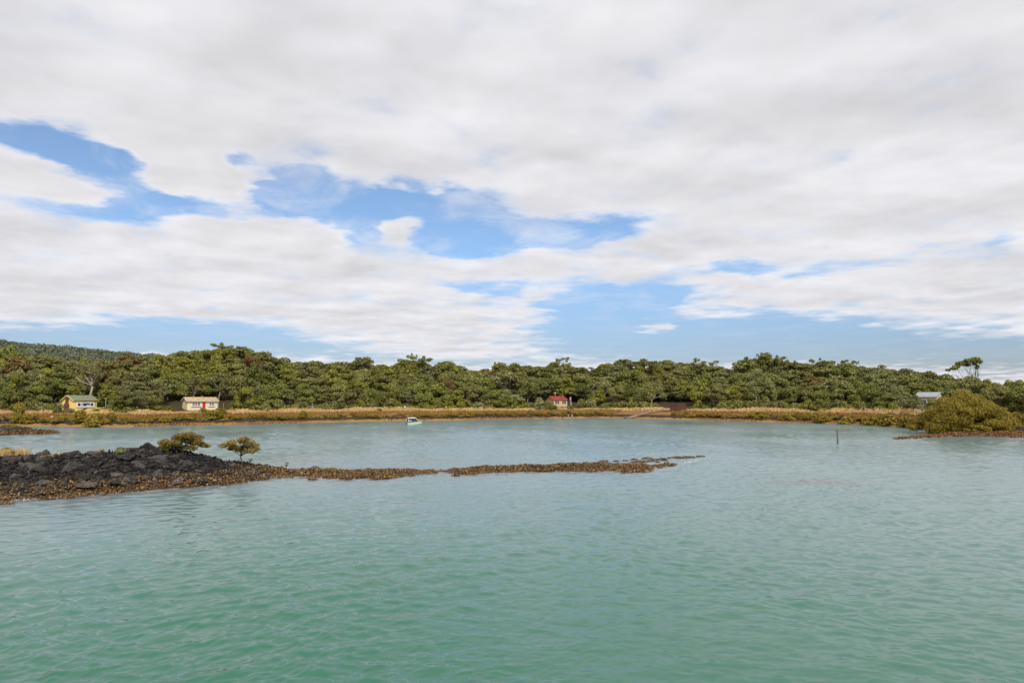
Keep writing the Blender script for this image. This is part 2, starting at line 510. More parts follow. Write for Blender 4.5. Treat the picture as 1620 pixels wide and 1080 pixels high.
nt.l.new(n2, bp.inputs['Height']); nt.l.new(bp.outputs[0], b.inputs['Normal'])


def bank_noise(x, y):
    return 0.20 * fbm(x / 0.9, y / 0.9, 4, 21) + 0.22 * fbm(x / 2.6, y / 2.6, 2, 31)


def bank_height(bk, u, r, x, y):
    c = bk.crest(u)
    lump = np.abs(fbm(x / 0.55, y / 0.55, 3, 41)) * 0.30
    rag = np.where(c < .5, 0.10 * vnoise(x / 1.3, y / 1.3, 51) - .03, 0)
    return bk.z(u, r) - 0.04 + rag + bank_noise(x, y) * np.clip(c * 1.3, .18, 1.1) + (lump - .08) * np.clip(c * 2, .15, .7)


def build_bank(bk, name, step):
    us = np.arange(bk.us[0], bk.us[-1], step)
    ts = np.linspace(-0.25, 1.25, 90)
    Ub, T = np.meshgrid(us, ts)
    Rr = bk.near(Ub) + T * np.maximum(1.2, bk.width(Ub))
    hh = np.array([hdir(u) for u in us])
    Xb = hh[:, 0][None] * Rr; Yb = hh[:, 1][None] * Rr
    Zb = bank_height(bk, Ub, Rr, Xb, Yb)
    Zb = np.where((T < -.2) | (T > 1.2), -0.6, Zb)
    o = link(name, mesh_np(name, np.stack([Xb, Yb, Zb], -1), grid_faces(len(ts), len(us))), m_bank)
    return tag(o, None, None, kind='structure')


build_bank(bankA, 'lava_ground', 1.6)
build_bank(bankL, 'reef_ground', 1.2)
build_bank(bankR, 'reef_ground', 1.6)


def bank_at(bk, u, t):
    x, y = hdir(u); r = float(bk.near(u) + t * bk.width(u))
    return Vector((x * r, y * r, float(bank_height(bk, np.array(u), np.array(r), np.array(x * r), np.array(y * r)))))


# ------------------------------------------------------------------ water: one sheet with real waves near the eye
fa = np.radians(np.arange(-47, 47.01, 0.125))
ba = np.radians(np.arange(50, 311, 4.0))
angs = np.concatenate([fa, ba])
rad = np.concatenate([5.0 * 1.0029 ** np.arange(0, 757), 5.0 * 1.0029 ** 757 * 1.0023 ** np.arange(0, 760)])
rad = np.concatenate([[0.5, 2.0, 3.5], rad, [rad[-1] * 1.5, rad[-1] * 3, 3000, 8000]])
TH, RR = np.meshgrid(angs, rad)
Xw = np.sin(TH) * RR; Yw = np.cos(TH) * RR
Uw = u_of(Xw, Yw); front = np.cos(TH) > 0.3
Zw = np.zeros_like(Xw); DX = np.zeros_like(Xw); DY = np.zeros_like(Xw)
wr = np.random.default_rng(3)
gust = 0.62 + 0.75 * sstep(-.35, .5, fbm(Xw / 9 + .35 * Yw / 9, Yw / 16, 3, 77))
wxx = Xw + 0.5 * fbm(Xw / 3.5, Yw / 3.5, 2, 60); wyy = Yw + 0.5 * fbm(Xw / 3.5 + 40, Yw / 3.5, 2, 61)
space = RR * np.where(RR < 44.7, 0.0029, 0.0023)
for i in range(112):
    lam = 0.16 * (2.3 / 0.16) ** (wr.random() ** 1.2)
    main = math.radians(-62) if wr.random() < .62 else math.radians(-118)      # travel directions (crests run away to one side)
    th = main + wr.normal(0, .36)
    k = 2 * PI / lam; slope = 0.0205 if lam < .45 else 0.0200 if lam < 1.2 else 0.0135
    amp = slope / k
    att = np.clip((lam / (space * 2.5) - 0.9) * 1.4, 0, 1)
    ph = k * (math.cos(th) * wxx + math.sin(th) * wyy) + wr.random() * 6.283
    g = amp * att * (gust if lam < 2.2 else 1)
    Zw += g * np.sin(ph); DX += g * math.cos(th) * np.cos(ph); DY += g * math.sin(th) * np.cos(ph)
calm = np.zeros_like(Xw)
Zw = np.where(front, Zw, 0) - 0.0
Xw2 = Xw + np.where(front, DX, 0) * .9; Yw2 = Yw + np.where(front, DY, 0) * .9
# shallows over the submerged edges of the reefs
shal = np.zeros_like(Xw)
for bk, ext, wgt in ((bankA, 2.0, 1.0), (bankL, 2.0, .8), (bankR, 3.0, .9)):
    nr = bk.near(Uw); d = np.maximum(nr - RR, RR - nr - bk.width(Uw)); d = np.maximum(d, 0)
    ok = (Uw > bk.us[0] - 5) & (Uw < bk.us[-1] + 30) & front
    shal = np.maximum(shal, np.where(ok, wgt * np.exp(-(d / ext) ** 1.5), 0) * np.where(Uw > bk.us[-1] + 5, np.exp(-((Uw - bk.us[-1]) / 18) ** 2), 1))
r0 = rv(1290, 761)
shal = np.maximum(shal, np.where(front, .95 * np.exp(-((Uw - 1290) / 75) ** 2 - ((RR - r0) / 2.3) ** 2), 0))
r0 = rv(560, 728)
shal = np.maximum(shal, np.where(front, .45 * np.exp(-((Uw - 520) / 170) ** 2 - ((RR - r0) / 4.5) ** 2), 0))
shal = np.maximum(shal, np.where(front, .6 * np.exp(-np.maximum(0, dsh(Uw) - RR) / 2.5), 0))
shal = np.clip(shal * (0.72 + 0.6 * fbm(Xw / 1.7, Yw / 1.7, 3, 88)), 0, 1)
far_sheen = sstep(13, 52, np.hypot(Xw * 1.35, Yw) + 7 * fbm(Xw / 14, Yw / 14, 3, 91)) * (0.86 + .3 * fbm(Xw / 22, Yw / 22, 3, 95))
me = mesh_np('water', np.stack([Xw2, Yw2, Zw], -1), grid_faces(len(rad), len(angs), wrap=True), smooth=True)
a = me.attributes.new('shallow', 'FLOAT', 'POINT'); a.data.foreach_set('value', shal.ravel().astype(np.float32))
a = me.attributes.new('far_sheen', 'FLOAT', 'POINT'); a.data.foreach_set('value', np.clip(far_sheen, 0, 1).ravel().astype(np.float32))
m_water, nt, b = new_mat('sea_water', 0.20, 0.5)
b.inputs['IOR'].default_value = 1.40
geo = nt.add('ShaderNodeNewGeometry').outputs['Position']
n1 = nt.noise(geo, 0.05, 3, .55); n3 = nt.noise(geo, 0.6, 3, .6)
body = nt.ramp(nt.math('ADD', nt.math('MULTIPLY', n1, .7), nt.math('MULTIPLY', n3, .3)), [(.3, (.022, .112, .063)), (.5, (.028, .118, .078)), (.7, (.036, .122, .092))])
body = nt.mix(nt.add('ShaderNodeAttribute', attribute_name='far_sheen').outputs['Fac'], body, (.130, .198, .208))     # far water's sky reflection painted in: body colour pales away from the eye
nt.l.new(nt.srange(nt.add('ShaderNodeAttribute', attribute_name='far_sheen').outputs['Fac'], .25, 1.0, .045, .20), b.inputs['Roughness'])     # breeze ruffles the open bay
shc = nt.add('ShaderNodeAttribute', attribute_name='shallow').outputs['Fac']
nt.l.new(nt.mix(nt.math('MULTIPLY', shc, .8), body, (.155, .125, .12)), b.inputs['Base Color'])
mp = nt.add('ShaderNodeMapping'); mp.inputs['Rotation'].default_value = (0, 0, math.radians(28)); mp.inputs['Scale'].default_value = (1.0, 2.1, 1)
nt.l.new(geo, mp.inputs['Vector'])
r0_ = nt.noise(mp.outputs[0], 9.5, 3, .6, .5); r1 = nt.noise(mp.outputs[0], 3.2, 3, .55, .4); r2 = nt.noise(mp.outputs[0], 0.9, 3, .55, .5); r3 = nt.noise(mp.outputs[0], 0.22, 2, .5)
patch = nt.srange(nt.noise(geo, 0.035, 3, .55, .5), .35, .65, .28, .75)
hgt = nt.math('ADD', nt.math('MULTIPLY_ADD', r1, .010, nt.math('MULTIPLY', r0_, .005)), nt.math('ADD', nt.math('MULTIPLY', r2, .018), nt.math('MULTIPLY', r3, .03)))
bp = nt.add('ShaderNodeBump'); bp.inputs['Distance'].default_value = 1.0
nt.l.new(patch, bp.inputs['Strength']); nt.l.new(hgt, bp.inputs['Height']); nt.l.new(bp.outputs[0], b.inputs['Normal'])
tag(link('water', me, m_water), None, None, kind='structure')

# ------------------------------------------------------------------ foliage meshes
def cards(cen, nor, size, rng, aspect=0.75, jit=0.8):
    n = len(cen)
    nn = nor + rng.normal(0, jit, (n, 3)); nn /= np.linalg.norm(nn, axis=1, keepdims=True) + 1e-9
    t = np.cross(nn, rng.normal(0, 1, (n, 3))); t /= np.linalg.norm(t, axis=1, keepdims=True) + 1e-9
    bt = np.cross(nn, t)
    s = size[:, None]
    k = 1 + rng.uniform(-.35, .35, (n, 4))[:, :, None]
    V = np.stack([cen + t * s * k[:, 0], cen + bt * s * aspect * k[:, 1], cen - t * s * k[:, 2], cen - bt * s * aspect * k[:, 3]], 1)
    return V.reshape(-1, 3), np.arange(4 * n).reshape(-1, 4)


def foliage(name, lobes, per_area, size, rng, mat, jit=0.8, shell=0.72, flat=1.0, under=0.35):
    """leaf cards over the shells of lobes (x, y, z, rx, rz, tone)"""
    Vs, Fs, Ts = [], [], []; n0 = 0
    for (x, y, z, rx, rz, tone) in lobes:
        n = max(12, int(per_area * 4 * PI * rx * (rx + rz) / 2))
        d = rng.normal(0, 1, (n, 3)); d /= np.linalg.norm(d, axis=1, keepdims=True)
        keep = (d[:, 2] > -0.25) | (rng.random(n) < under)
        d = d[keep]; n = len(d)
        rr = rng.uniform(shell, 1.0, n) ** 0.8 * (1 + 0.16 * np.sin(d[:, 0] * 7 + x) * np.cos(d[:, 1] * 6 + y))
        c = np.stack([x + d[:, 0] * rx * rr, y + d[:, 1] * rx * rr, z + d[:, 2] * rz * rr * flat], 1)
        nrm = d.copy(); nrm[:, 2] += 0.25
        V, Fq = cards(c, nrm, rng.uniform(.6, 1.25, n) * size, rng, jit=jit)
        Vs.append(V); Fs.append(Fq + n0); n0 += len(V); Ts.append(np.full(n, tone))
    me = mesh_np(name, np.concatenate(Vs), np.concatenate(Fs))
    at_ = me.attributes.new('tone', 'FLOAT', 'FACE'); at_.data.foreach_set('value', np.concatenate(Ts).astype(np.float32))
    me.materials.append(mat)
    return me


def dome_lobes(rng, n, Rx, z0, z1, rl, flat=0.8):
    """lobes over a dome of half-width Rx between heights z0 and z1"""
    L = []
    for i in range(n):
        a = rng.uniform(0, 2 * PI); e = rng.uniform(-.12, 1.0)
        q = math.sqrt(max(0, 1 - max(0, e) ** 2)) * rng.uniform(.75, 1.0)
        r = rl * rng.uniform(.65, 1.3)
        zc = (z0 + z1) / 2
        L.append((math.cos(a) * q * (Rx - r), math.sin(a) * q * (Rx - r), z0 + max(e, 0) * (z1 - z0 - r * flat) + rng.uniform(-.2, .2) * r, r, r * flat, rng.random()))
    return L


def limbs(mb, base_z, lobes, rng, r0, n=6, lean=(0, 0), fork=0.35):
    """tapered trunk that forks into limbs reaching the lobes"""
    pick = [lobes[i] for i in rng.choice(len(lobes), min(n, len(lobes)), replace=False)]
    top = max(l[2] for l in lobes)
    fz = base_z + (top - base_z) * fork
    fp = Vector((lean[0], lean[1], fz))
    mb.tube([(0, 0, base_z - .3), (lean[0] * .35 + rng.normal(0, .04), lean[1] * .35, base_z + (fz - base_z) * .5), fp], [r0, r0 * .8, r0 * .66])
    for l in pick:
        e = Vector((l[0], l[1], l[2])); m = fp.lerp(e, .5) + Vector((rng.normal(0, .12), rng.normal(0, .12), rng.normal(0, .1))) * (e - fp).length
        m.z = max(m.z, base_z + .1)
        mb.tube([fp, fp.lerp(m, .5) + Vector((0, 0, .05)), m, e], [r0 * .55, r0 * .42, r0 * .3, r0 * .1], 5)
        for _ in range(2):
            e2 = e + Vector((rng.normal(0, 1), rng.normal(0, 1), rng.uniform(0, 1))) * l[3] * .7
            mb.tube([m, m.lerp(e2, .5), e2], [r0 * .22, r0 * .14, r0 * .05], 4)


M = {}
M['olive'] = leaf_mat('leaf_olive', [(0.119, 0.113, 0.032), (0.175, 0.169, 0.046), (0.237, 0.236, 0.069)], .2)
M['deep'] = leaf_mat('leaf_deep', [(0.093, 0.101, 0.023), (0.156, 0.165, 0.035), (0.232, 0.246, 0.052)], .2)
M['bright'] = leaf_mat('leaf_bright', [(0.129, 0.128, 0.022), (0.208, 0.204, 0.033), (0.299, 0.279, 0.051)], .25)
M['grey'] = leaf_mat('leaf_grey', [(0.128, 0.121, 0.044), (0.192, 0.187, 0.069), (0.270, 0.275, 0.105)], .15)
M['rust'] = leaf_mat('leaf_rust', [(0.112, 0.086, 0.027), (0.172, 0.123, 0.038), (0.221, 0.152, 0.048)], .2, tint=(0.180, 0.077, 0.036))
M['mangrove'] = leaf_mat('leaf_mangrove', [(0.148, 0.109, 0.016), (0.238, 0.176, 0.022), (0.340, 0.260, 0.043)], .25)
M['mangrove2'] = leaf_mat('leaf_mangrove_near', [(0.127, 0.089, 0.015), (0.213, 0.146, 0.024), (0.304, 0.223, 0.046)], .25)
M['lime'] = leaf_mat('leaf_lime', [(0.161, 0.184, 0.034), (0.253, 0.287, 0.057), (0.345, 0.368, 0.092)], .3)
M['straw'] = leaf_mat('leaf_straw', [(0.466, 0.304, 0.130), (0.683, 0.475, 0.224), (0.776, 0.640, 0.346)], .25)
M['marsh'] = leaf_mat('leaf_marsh', [(0.218, 0.105, 0.033), (0.312, 0.172, 0.049), (0.312, 0.224, 0.052)], .2)
M['bark'] = plain('pale_bark', (.24, .20, .16), .8, .1, .3, 4.0, bump=.5)
M['darkbark'] = plain('dark_bark', (.062, .05, .038), .85, .1, .3, 4.0, bump=.5)

# ------------------------------------------------------------------ label helper
LAND = [(-70, 'black shore rocks'), (122, 'yellow cottage'), (320, 'cream cottage'), (494, 'hatted person'), (655, 'moored boat'), (880, 'red-roofed cottage'),
        (1070, 'brown shed'), (1325, 'marker post'), (1520, 'big mangrove'), (1700, 'open water')]
ORD = ['first', 'second', 'third', 'fourth', 'fifth', 'sixth', 'seventh', 'eighth', 'ninth', 'tenth', 'eleventh', 'twelfth', 'thirteenth', 'fourteenth', 'fifteenth', 'sixteenth',
       'seventeenth', 'eighteenth', 'nineteenth', 'twentieth']
PENDING = []


def later(o, u, desc, where, cat, group, land=LAND):
    """the label is made once all of a kind are placed: n-th of its look from one landmark towards the next"""
    PENDING.append((o, u, desc, where, cat, group, land))


def flush():
    seen = {}
    for o, u, desc, where, cat, group, land in sorted(PENDING, key=lambda t: t[1]):
        i = max([k for k, (q, _) in enumerate(land) if q <= u] or [0]); i = min(i, len(land) - 2)
        key = (desc, where, land[i][1]); n = seen.get(key, 0); seen[key] = n + 1
        tag(o, f"{ORD[n % 20]} {desc} {where} from {land[i][1]} towards {land[i + 1][1]}", cat, group)


# ------------------------------------------------------------------ forest
def tree_proto(kind, seed):
    rng = np.random.default_rng(seed)
    if kind == 'olive':      # broad domed crown, unit: 7 m high
        L = dome_lobes(rng, 24, 3.7, 2.6, 7.0, 1.15, .72)
        f = foliage('crown', L, 17, .215, rng, M['olive'], .6, under=.15); bark = M['bark']; r0 = .2
    elif kind == 'deep':
        L = dome_lobes(rng, 20, 3.6, 2.0, 7.0, 1.35, .75)
        f = foliage('crown', L, 17, .215, rng, M['deep'], .55); bark = M['darkbark']; r0 = .25
    elif kind == 'bright':
        L = dome_lobes(rng, 22, 3.3, 1.6, 7.0, 1.1, .8)
        f = foliage('crown', L, 18, .205, rng, M['bright'], .5); bark = M['darkbark']; r0 = .2
    elif kind == 'grey':     # loose crown with its pale limbs showing
        L = dome_lobes(rng, 26, 3.6, 3.0, 7.0, .85, .7)
        f = foliage('crown', L, 14, .20, rng, M['grey'], .75, .5, under=.1); bark = M['bark']; r0 = .2
    elif kind == 'rust':
        L = dome_lobes(rng, 20, 3.8, 2.6, 7.0, 1.25, .7)
        f = foliage('crown', L, 16, .22, rng, M['rust'], .6); bark = M['darkbark']; r0 = .25
    else:                    # 'open': leggy crown in flat layers, sky between
        L = [(rng.uniform(-2.6, 2.6), rng.uniform(-2.4, 2.4), rng.uniform(4.2, 6.6), rng.uniform(.55, 1.0), rng.uniform(.35, .55), rng.random()) for _ in range(15)]
        f = foliage('crown', L, 12, .21, rng, M['deep'], .9, .4); bark = M['darkbark']; r0 = .22
    mb = MB(); limbs(mb, 0, L, rng, r0, 9 if kind in ('grey', 'open') else 6, (rng.normal(0, .4), rng.normal(0, .3)), .3)
    tm = mb.mesh('trunk', True); tm.materials.append(bark)
    return f, tm


KINDS = {'olive': ('domed_tree', 'broad olive domed tree'), 'deep': ('evergreen_tree', 'dark green lumpy tree'), 'bright': ('rounded_tree', 'yellow-green rounded tree'),
         'grey': ('tea_tree', 'grey-olive loose tree'), 'rust': ('flowering_tree', 'rust-tinged domed tree'), 'open': ('leggy_tree', 'leggy open-crowned tree')}
protos = {}
for ki, k in enumerate(KINDS):
    protos[k] = []
    for j in range(6 if k != 'rust' else 3):
        f, tm = tree_proto(k, 100 + 10 * ki + j)
        protos[k].append((f, tm))


def put_tree(kind, p, h, wscale, rz, j, u, where, desc=None):
    f, tm = protos[kind][j % len(protos[kind])]
    name, d = KINDS[kind]
    r = empty(name, p, rz); s = h / 7.0
    r.rotation_euler = (prng.uniform(-.10, .10), prng.uniform(-.10, .10), rz); r.scale = (wscale * prng.uniform(.82, 1.28), wscale * prng.uniform(.82, 1.2), s)
    link('trunk', tm, None, r); link('crown', f, None, r)
    later(r, u, desc or d, where, 'tree', 'trees of the wood behind the bay')
    return r


HOUSES = [(92, 155), (284, 350), (852, 905), (1050, 1092), (1440, 1490)]
prng = random.Random(11)
ROWS = [(28, 'at the wood edge'), (39, 'low on the slope'), (52, 'mid slope'), (67, 'high on the slope'), (84, 'on the skyline')]
WTS = [('olive', .35), ('deep', .18), ('bright', .17), ('grey', .23), ('rust', .022), ('open', .05)]
for ri, (s0, where) in enumerate(ROWS):
    u = -50 + prng.uniform(0, 20)
    while u < 1672:
        s = s0 + prng.uniform(-4, 4)
        uu = u
        hs = [h for h in HOUSES if h[0] - 8 < uu < h[1] + 8]
        if ri == 0 and any(h[0] - 24 < uu < h[1] + 24 for h in HOUSES): s = 44 + prng.uniform(0, 3)
        if ri == 1 and hs: s += 6
        r = float(dsh(uu)) + s
        p = at(uu, s)
        t = ri / 4
        vfront = 612 + prng.uniform(-8, 8)
        vt = vfront * (1 - t) + float(np.interp(uu, SKU, SKV)) * t + (prng.uniform(-3, 3) if ri == 4 else prng.uniform(-6, 6))
        if ri == 4: vt += prng.choice([0, 0, 1, 3])
        h = zv(vt, r, uu) - p.z
        h = max(3.6 if ri == 0 else 5.0, min(12.0, h))
        q = prng.random(); kind = None; cum = 0
        for k, wgt in WTS:
            cum += wgt
            if q < cum: kind = k; break
        kind = kind or 'olive'
        if ri == 4 and prng.random() < .22: kind = prng.choice(['open', 'open', 'deep', 'deep', 'rust'])
        if ri == 0 and kind in ('rust', 'open'): kind = 'grey'
        if 265 < uu < 350 and ri in (2, 3): kind = 'bright'
        ws = prng.uniform(.78, 1.22) * (0.95 if ri < 2 else 1.12) * (r / 205) / math.sqrt(1 + ((uu - 810) / F) ** 2) * 1.12
        put_tree(kind, p, h, ws, prng.uniform(0, 6.28), prng.randrange(6), uu, where)
        u += prng.uniform(22, 38) * (1.0 if ri else .92)

# leggy groups that stand out on the skyline
for (u, v) in [(345, 541), (372, 547), (575, 563), (655, 558), (668, 563), (895, 565), (1103, 566), (1122, 570), (1185, 565), (1212, 557), (1232, 562), (1256, 568), (1302, 565), (1338, 569), (790, 571)]:
    s = 80 + prng.uniform(0, 6); r = float(dsh(u)) + s; p = at(u, s)
    h = zv(v, r, u) - p.z
    put_tree('open', p, h, r / 230 * prng.uniform(.7, .95), prng.uniform(0, 6.28), prng.randrange(4), u, 'on the skyline', 'dark leggy tree')

# far wooded mass behind the front trees and the volcano flank beyond
frng = np.random.default_rng(5)
def canopy_mass(name, pts, size, cnt, sc, mat):
    Vs, Fs, Ts = [], [], []; n0 = 0
    for (x, y, z, rr, tone) in pts:
        d = frng.normal(0, 1, (cnt, 3)); d /= np.linalg.norm(d, axis=1, keepdims=True); d[:, 2] = np.abs(d[:, 2]) * .9 - .12
        c = np.array([x, y, z]) + d * np.array([rr, rr, rr * .7]) * frng.uniform(.8, 1.05, (cnt, 1))
        V, Fq = cards(c, d, frng.uniform(.6, 1.2, cnt) * size, frng, jit=.7)
        Vs.append(V); Fs.append(Fq + n0); n0 += len(V); Ts.append(np.full(cnt, tone))
    me = mesh_np(name, np.concatenate(Vs), np.concatenate(Fs))
    a_ = me.attributes.new('tone', 'FLOAT', 'FACE'); a_.data.foreach_set('value', np.concatenate(Ts).astype(np.float32))
    o = link(name, me, mat); tag(o, None, None, kind='stuff'); return o


pts = []
for u in np.arange(-200, 1800, 9.0):
    for s in (99, 110, 124):
        uu = u + frng.uniform(-6, 6); ss = s + frng.uniform(-5, 5); p = at(uu, ss); r = float(dsh(uu)) + ss
        top = zv(float(np.interp(uu, SKU, SKV)) + 5 + frng.uniform(0, 6), r, uu); rr = frng.uniform(2.0, 3.4)
        pts.append((p.x, p.y, min(top, p.z + 9) - rr * .7, rr, frng.random()))
        if s != 110: pts.append((p.x + frng.uniform(-1, 1), p.y, min(top, p.z + 9) - rr * .7 - 3.0, rr * 1.1, frng.random())); pts.append((p.x, p.y, p.z + 1.5, rr * 1.1, frng.random()))
canopy_mass('woods', pts, .6, 120, 1, M['olive'])

m_hill, nt, b = new_mat('hill_ground', .9, .1)
geo = nt.add('ShaderNodeNewGeometry').outputs['Position']
nt.l.new(nt.ramp(nt.noise(geo, .05, 5, .6), [(.3, (.082, .096, .055)), (.7, (.118, .134, .08))]), b.inputs['Base Color'])
hu = np.arange(-700, 420, 14.0)
hv_u = np.array([-700, -300, -100, 0, 20, 80, 160, 230, 300, 420]); hv_v = np.array([462, 500, 528, 540.5, 544.5, 548.5, 557, 562, 574, 606])
hs_ = np.linspace(380, 980, 40)
Uh, Rh = np.meshgrid(hu, hs_); hh = np.array([hdir(u) for u in hu])
crest = np.array([zv(float(np.interp(u, hv_u, hv_v)), 800, u) for u in hu]) - 4.0
Zh = 2 + (crest[None] - 2) * np.where(Rh < 800, np.clip((Rh - 380) / 420, 0, 1) ** .9, 1 - .3 * (Rh - 800) / 180) + 2.0 * fbm(Rh / 40, Uh / 30, 3, 12) * np.clip((Rh - 380) / 100, 0, 1)
Zh[-1] = -3
link('hill', mesh_np('hill', np.stack([hh[:, 0][None] * Rh, hh[:, 1][None] * Rh, Zh], -1), grid_faces(len(hs_), len(hu)), smooth=True), m_hill)['kind'] = 'structure'
pts = []
for _ in range(4200):
    u = frng.uniform(-420, 400); r = 480 + 345 * frng.random() ** .7
    i = int(np.clip((u - hu[0]) / 14, 0, len(hu) - 1))
    z = 2 + (crest[i] - 2) * (np.clip((r - 380) / 420, 0, 1) ** .9 if r < 800 else 1 - .3 * (r - 800) / 180)
    x, y = hdir(u); rr = frng.uniform(4, 9)
    pts.append((x * r, y * r, z + rr * .1 + frng.uniform(0, 1.5), rr, frng.random()))
M['far'] = leaf_mat('leaf_far', [(.080, .094, .054), (.110, .126, .074), (.140, .156, .092)], .1)  # distance haze painted into the greyed leaf colour
canopy_mass('far_woods', pts, .95, 70, 1, M['far'])

# ------------------------------------------------------------------ shrubs at the wood edge and along the shore
def shrub_mesh(seed, mat, Rx=1.0, hgt=1.0, n=12, size=.11, dens=60, rl=.36):
    rng = np.random.default_rng(seed)
    L = dome_lobes(rng, n, Rx, .12 * hgt, hgt, rl, .75)
    return foliage('foliage', L, dens, size, rng, mat, .8), L


def shrub_kind(mats, seed, cnt=4, **kw):
    outl = []
    for j in range(cnt):
        f, L = shrub_mesh(seed + j, M[mats[j % len(mats)]], **kw)
        outl.append(f)
    return outl


edge_protos = {k: shrub_kind([k], 300 + 20 * i, 3, Rx=1.0, hgt=1.0, n=13, size=.085, dens=75) for i, k in enumerate(('bright', 'olive', 'grey', 'deep', 'lime'))}
mang_protos = shrub_kind(['mangrove'], 500, 5, Rx=1.0, hgt=1.0, n=13, size=.09, dens=70, rl=.34)
EDGE = {'bright': 'yellow-green leafy shrub', 'olive': 'dull olive leafy shrub', 'grey': 'grey-olive bushy shrub', 'deep': 'dark green leafy shrub', 'lime': 'lime green leafy shrub'}


def put_shrub(me, p, wd, hg, u, name, desc, where, group, cat='shrub', land=LAND):
    o = link(name, me); o.location = p; o.scale = (wd, wd, hg); o.rotation_euler = (0, 0, prng.uniform(0, 6.28))
    later(o, u, desc, where, cat, group, land); return o


u = -40.0
while u < 1660:
    inh = any(h[0] - 9 < u < h[1] + 9 for h in HOUSES)
    if not inh:
        s = prng.uniform(23.5, 27); p = at(u, s); r = float(dsh(u)) + s
        k = prng.choices(['bright', 'olive', 'grey', 'deep', 'lime'], [.26, .27, .22, .2, .05])[0]
        wd = prng.uniform(9, 20) * ks(u, r); hg = prng.uniform(9, 20) * ks(u, r)
        if k == 'lime': wd *= .5; hg *= .5
        put_shrub(prng.choice(edge_protos[k]), p - Vector((0, 0, .15)), wd, hg, u, 'leafy_shrub', EDGE[k], 'below the wood', 'leafy shrubs at the foot of the wood')
    u += prng.uniform(9, 19)

# mangrove shrubs along the water's edge
MG = 'mangrove shrubs along the shoreline'
u = 60.0
while u < 1445:
    if not (975 < u < 1062):
        s = prng.uniform(3.6, 7.5); p = at(u, s); r = float(dsh(u)) + s
        big = 1.25 if u > 1180 else 1.0
        wd = prng.uniform(6, 12) * big * ks(u, r); hg = prng.uniform(3.2, 6.2) * big * ks(u, r)
        put_shrub(prng.choice(mang_protos), p - Vector((0, 0, .1)), wd, hg, u, 'mangrove_shrub', 'low olive mangrove shrub' if hg < 0.85 else 'taller olive mangrove shrub', 'on the shore bank', MG)
    u += prng.uniform(6.5, 11) if u > 700 else prng.uniform(7.5, 14)
SPEC = [(30, 668, 15, 31), (48, 668, 17, 15), (98, 666, 20, 9), (126, 668, 15, 20), (152, 673, 22, 21), (173, 668, 13, 17), (162, 672, 11, 11), (70, 667, 12, 7),
        (306, 660, 7, 9), (338, 662, 17, 16), (352, 656, 10, 11), (366, 652.5, 9, 9), (480, 662, 11, 13), (1245, 664, 14, 12), (1300, 668, 16, 14), (1340, 670, 16, 12),
        (1378, 672, 18, 14), (1404, 673, 22, 19), (1432, 675, 18, 17), (205, 668, 10, 7), (228, 667, 9, 7), (262, 666, 12, 8)]
for (u, v, hw, hp) in SPEC:
    s = s_for_v(u, v); p = at(u, s); r = float(dsh(u)) + s
    put_shrub(prng.choice(mang_protos), p - Vector((0, 0, .1)), hw * ks(u, r), hp * ks(u, r), u, 'mangrove_shrub', 'large bushy mangrove shrub' if hp > 12 else 'small bushy mangrove shrub', 'near the water', MG)
for (u, v, hw, hp, k) in [(94, 654, 10, 15, 'deep'), (112, 655, 8, 11, 'grey'), (321, 652, 8, 8, 'deep'), (346, 650, 8, 6, 'grey'), (867, 649, 10, 15, 'deep'), (854, 649, 11, 20, 'grey'), (877, 649, 7, 9, 'deep'),
                          (903, 649, 6, 9, 'deep'), (6, 650, 14, 14, 'bright'), (25, 652, 12, 16, 'deep'), (600, 650, 6, 5, 'bright')]:
    s = s_for_v(u, v); p = at(u, s); r = float(dsh(u)) + s
    put_shrub(prng.choice(edge_protos[k]), p - Vector((0, 0, .1)), hw * ks(u, r), hp * ks(u, r), u, 'leafy_shrub', EDGE[k], 'on the grass', 'leafy shrubs on the grassy bank')

# ------------------------------------------------------------------ dry grass and salt marsh (nobody could count them)
def blades(name, pts, hgt, wid, nb, mat, kindlabel):
    Vs, Ts = [], []
    for (x, y, z, sc, tone) in pts:
        a_ = frng.uniform(0, 2 * PI, nb); le = frng.uniform(.15, .75, nb) * sc; h_ = frng.uniform(.55, 1.1, nb) * hgt * sc
        bx = x + frng.normal(0, .12 * sc, nb); by = y + frng.normal(0, .12 * sc, nb)
        tx = bx + np.cos(a_) * le * hgt; ty = by + np.sin(a_) * le * hgt
        pa = frng.uniform(0, 2 * PI, nb); wx = np.cos(pa) * wid; wy = np.sin(pa) * wid
        zb = np.full(nb, z - .05); zt = z + h_
        Vs.append(np.stack([np.stack([bx - wx, by - wy, zb], 1), np.stack([bx + wx, by + wy, zb], 1), np.stack([tx + wx * .4, ty + wy * .4, zt], 1), np.stack([tx - wx * .4, ty - wy * .4, zt], 1)], 1).reshape(-1, 3))
        Ts.append(np.full(nb, tone))
    V = np.concatenate(Vs)
    me = mesh_np(name, V, np.arange(len(V)).reshape(-1, 4))
    a_ = me.attributes.new('tone', 'FLOAT', 'FACE'); a_.data.foreach_set('value', np.concatenate(Ts).astype(np.float32))
    return link(name, me, mat)


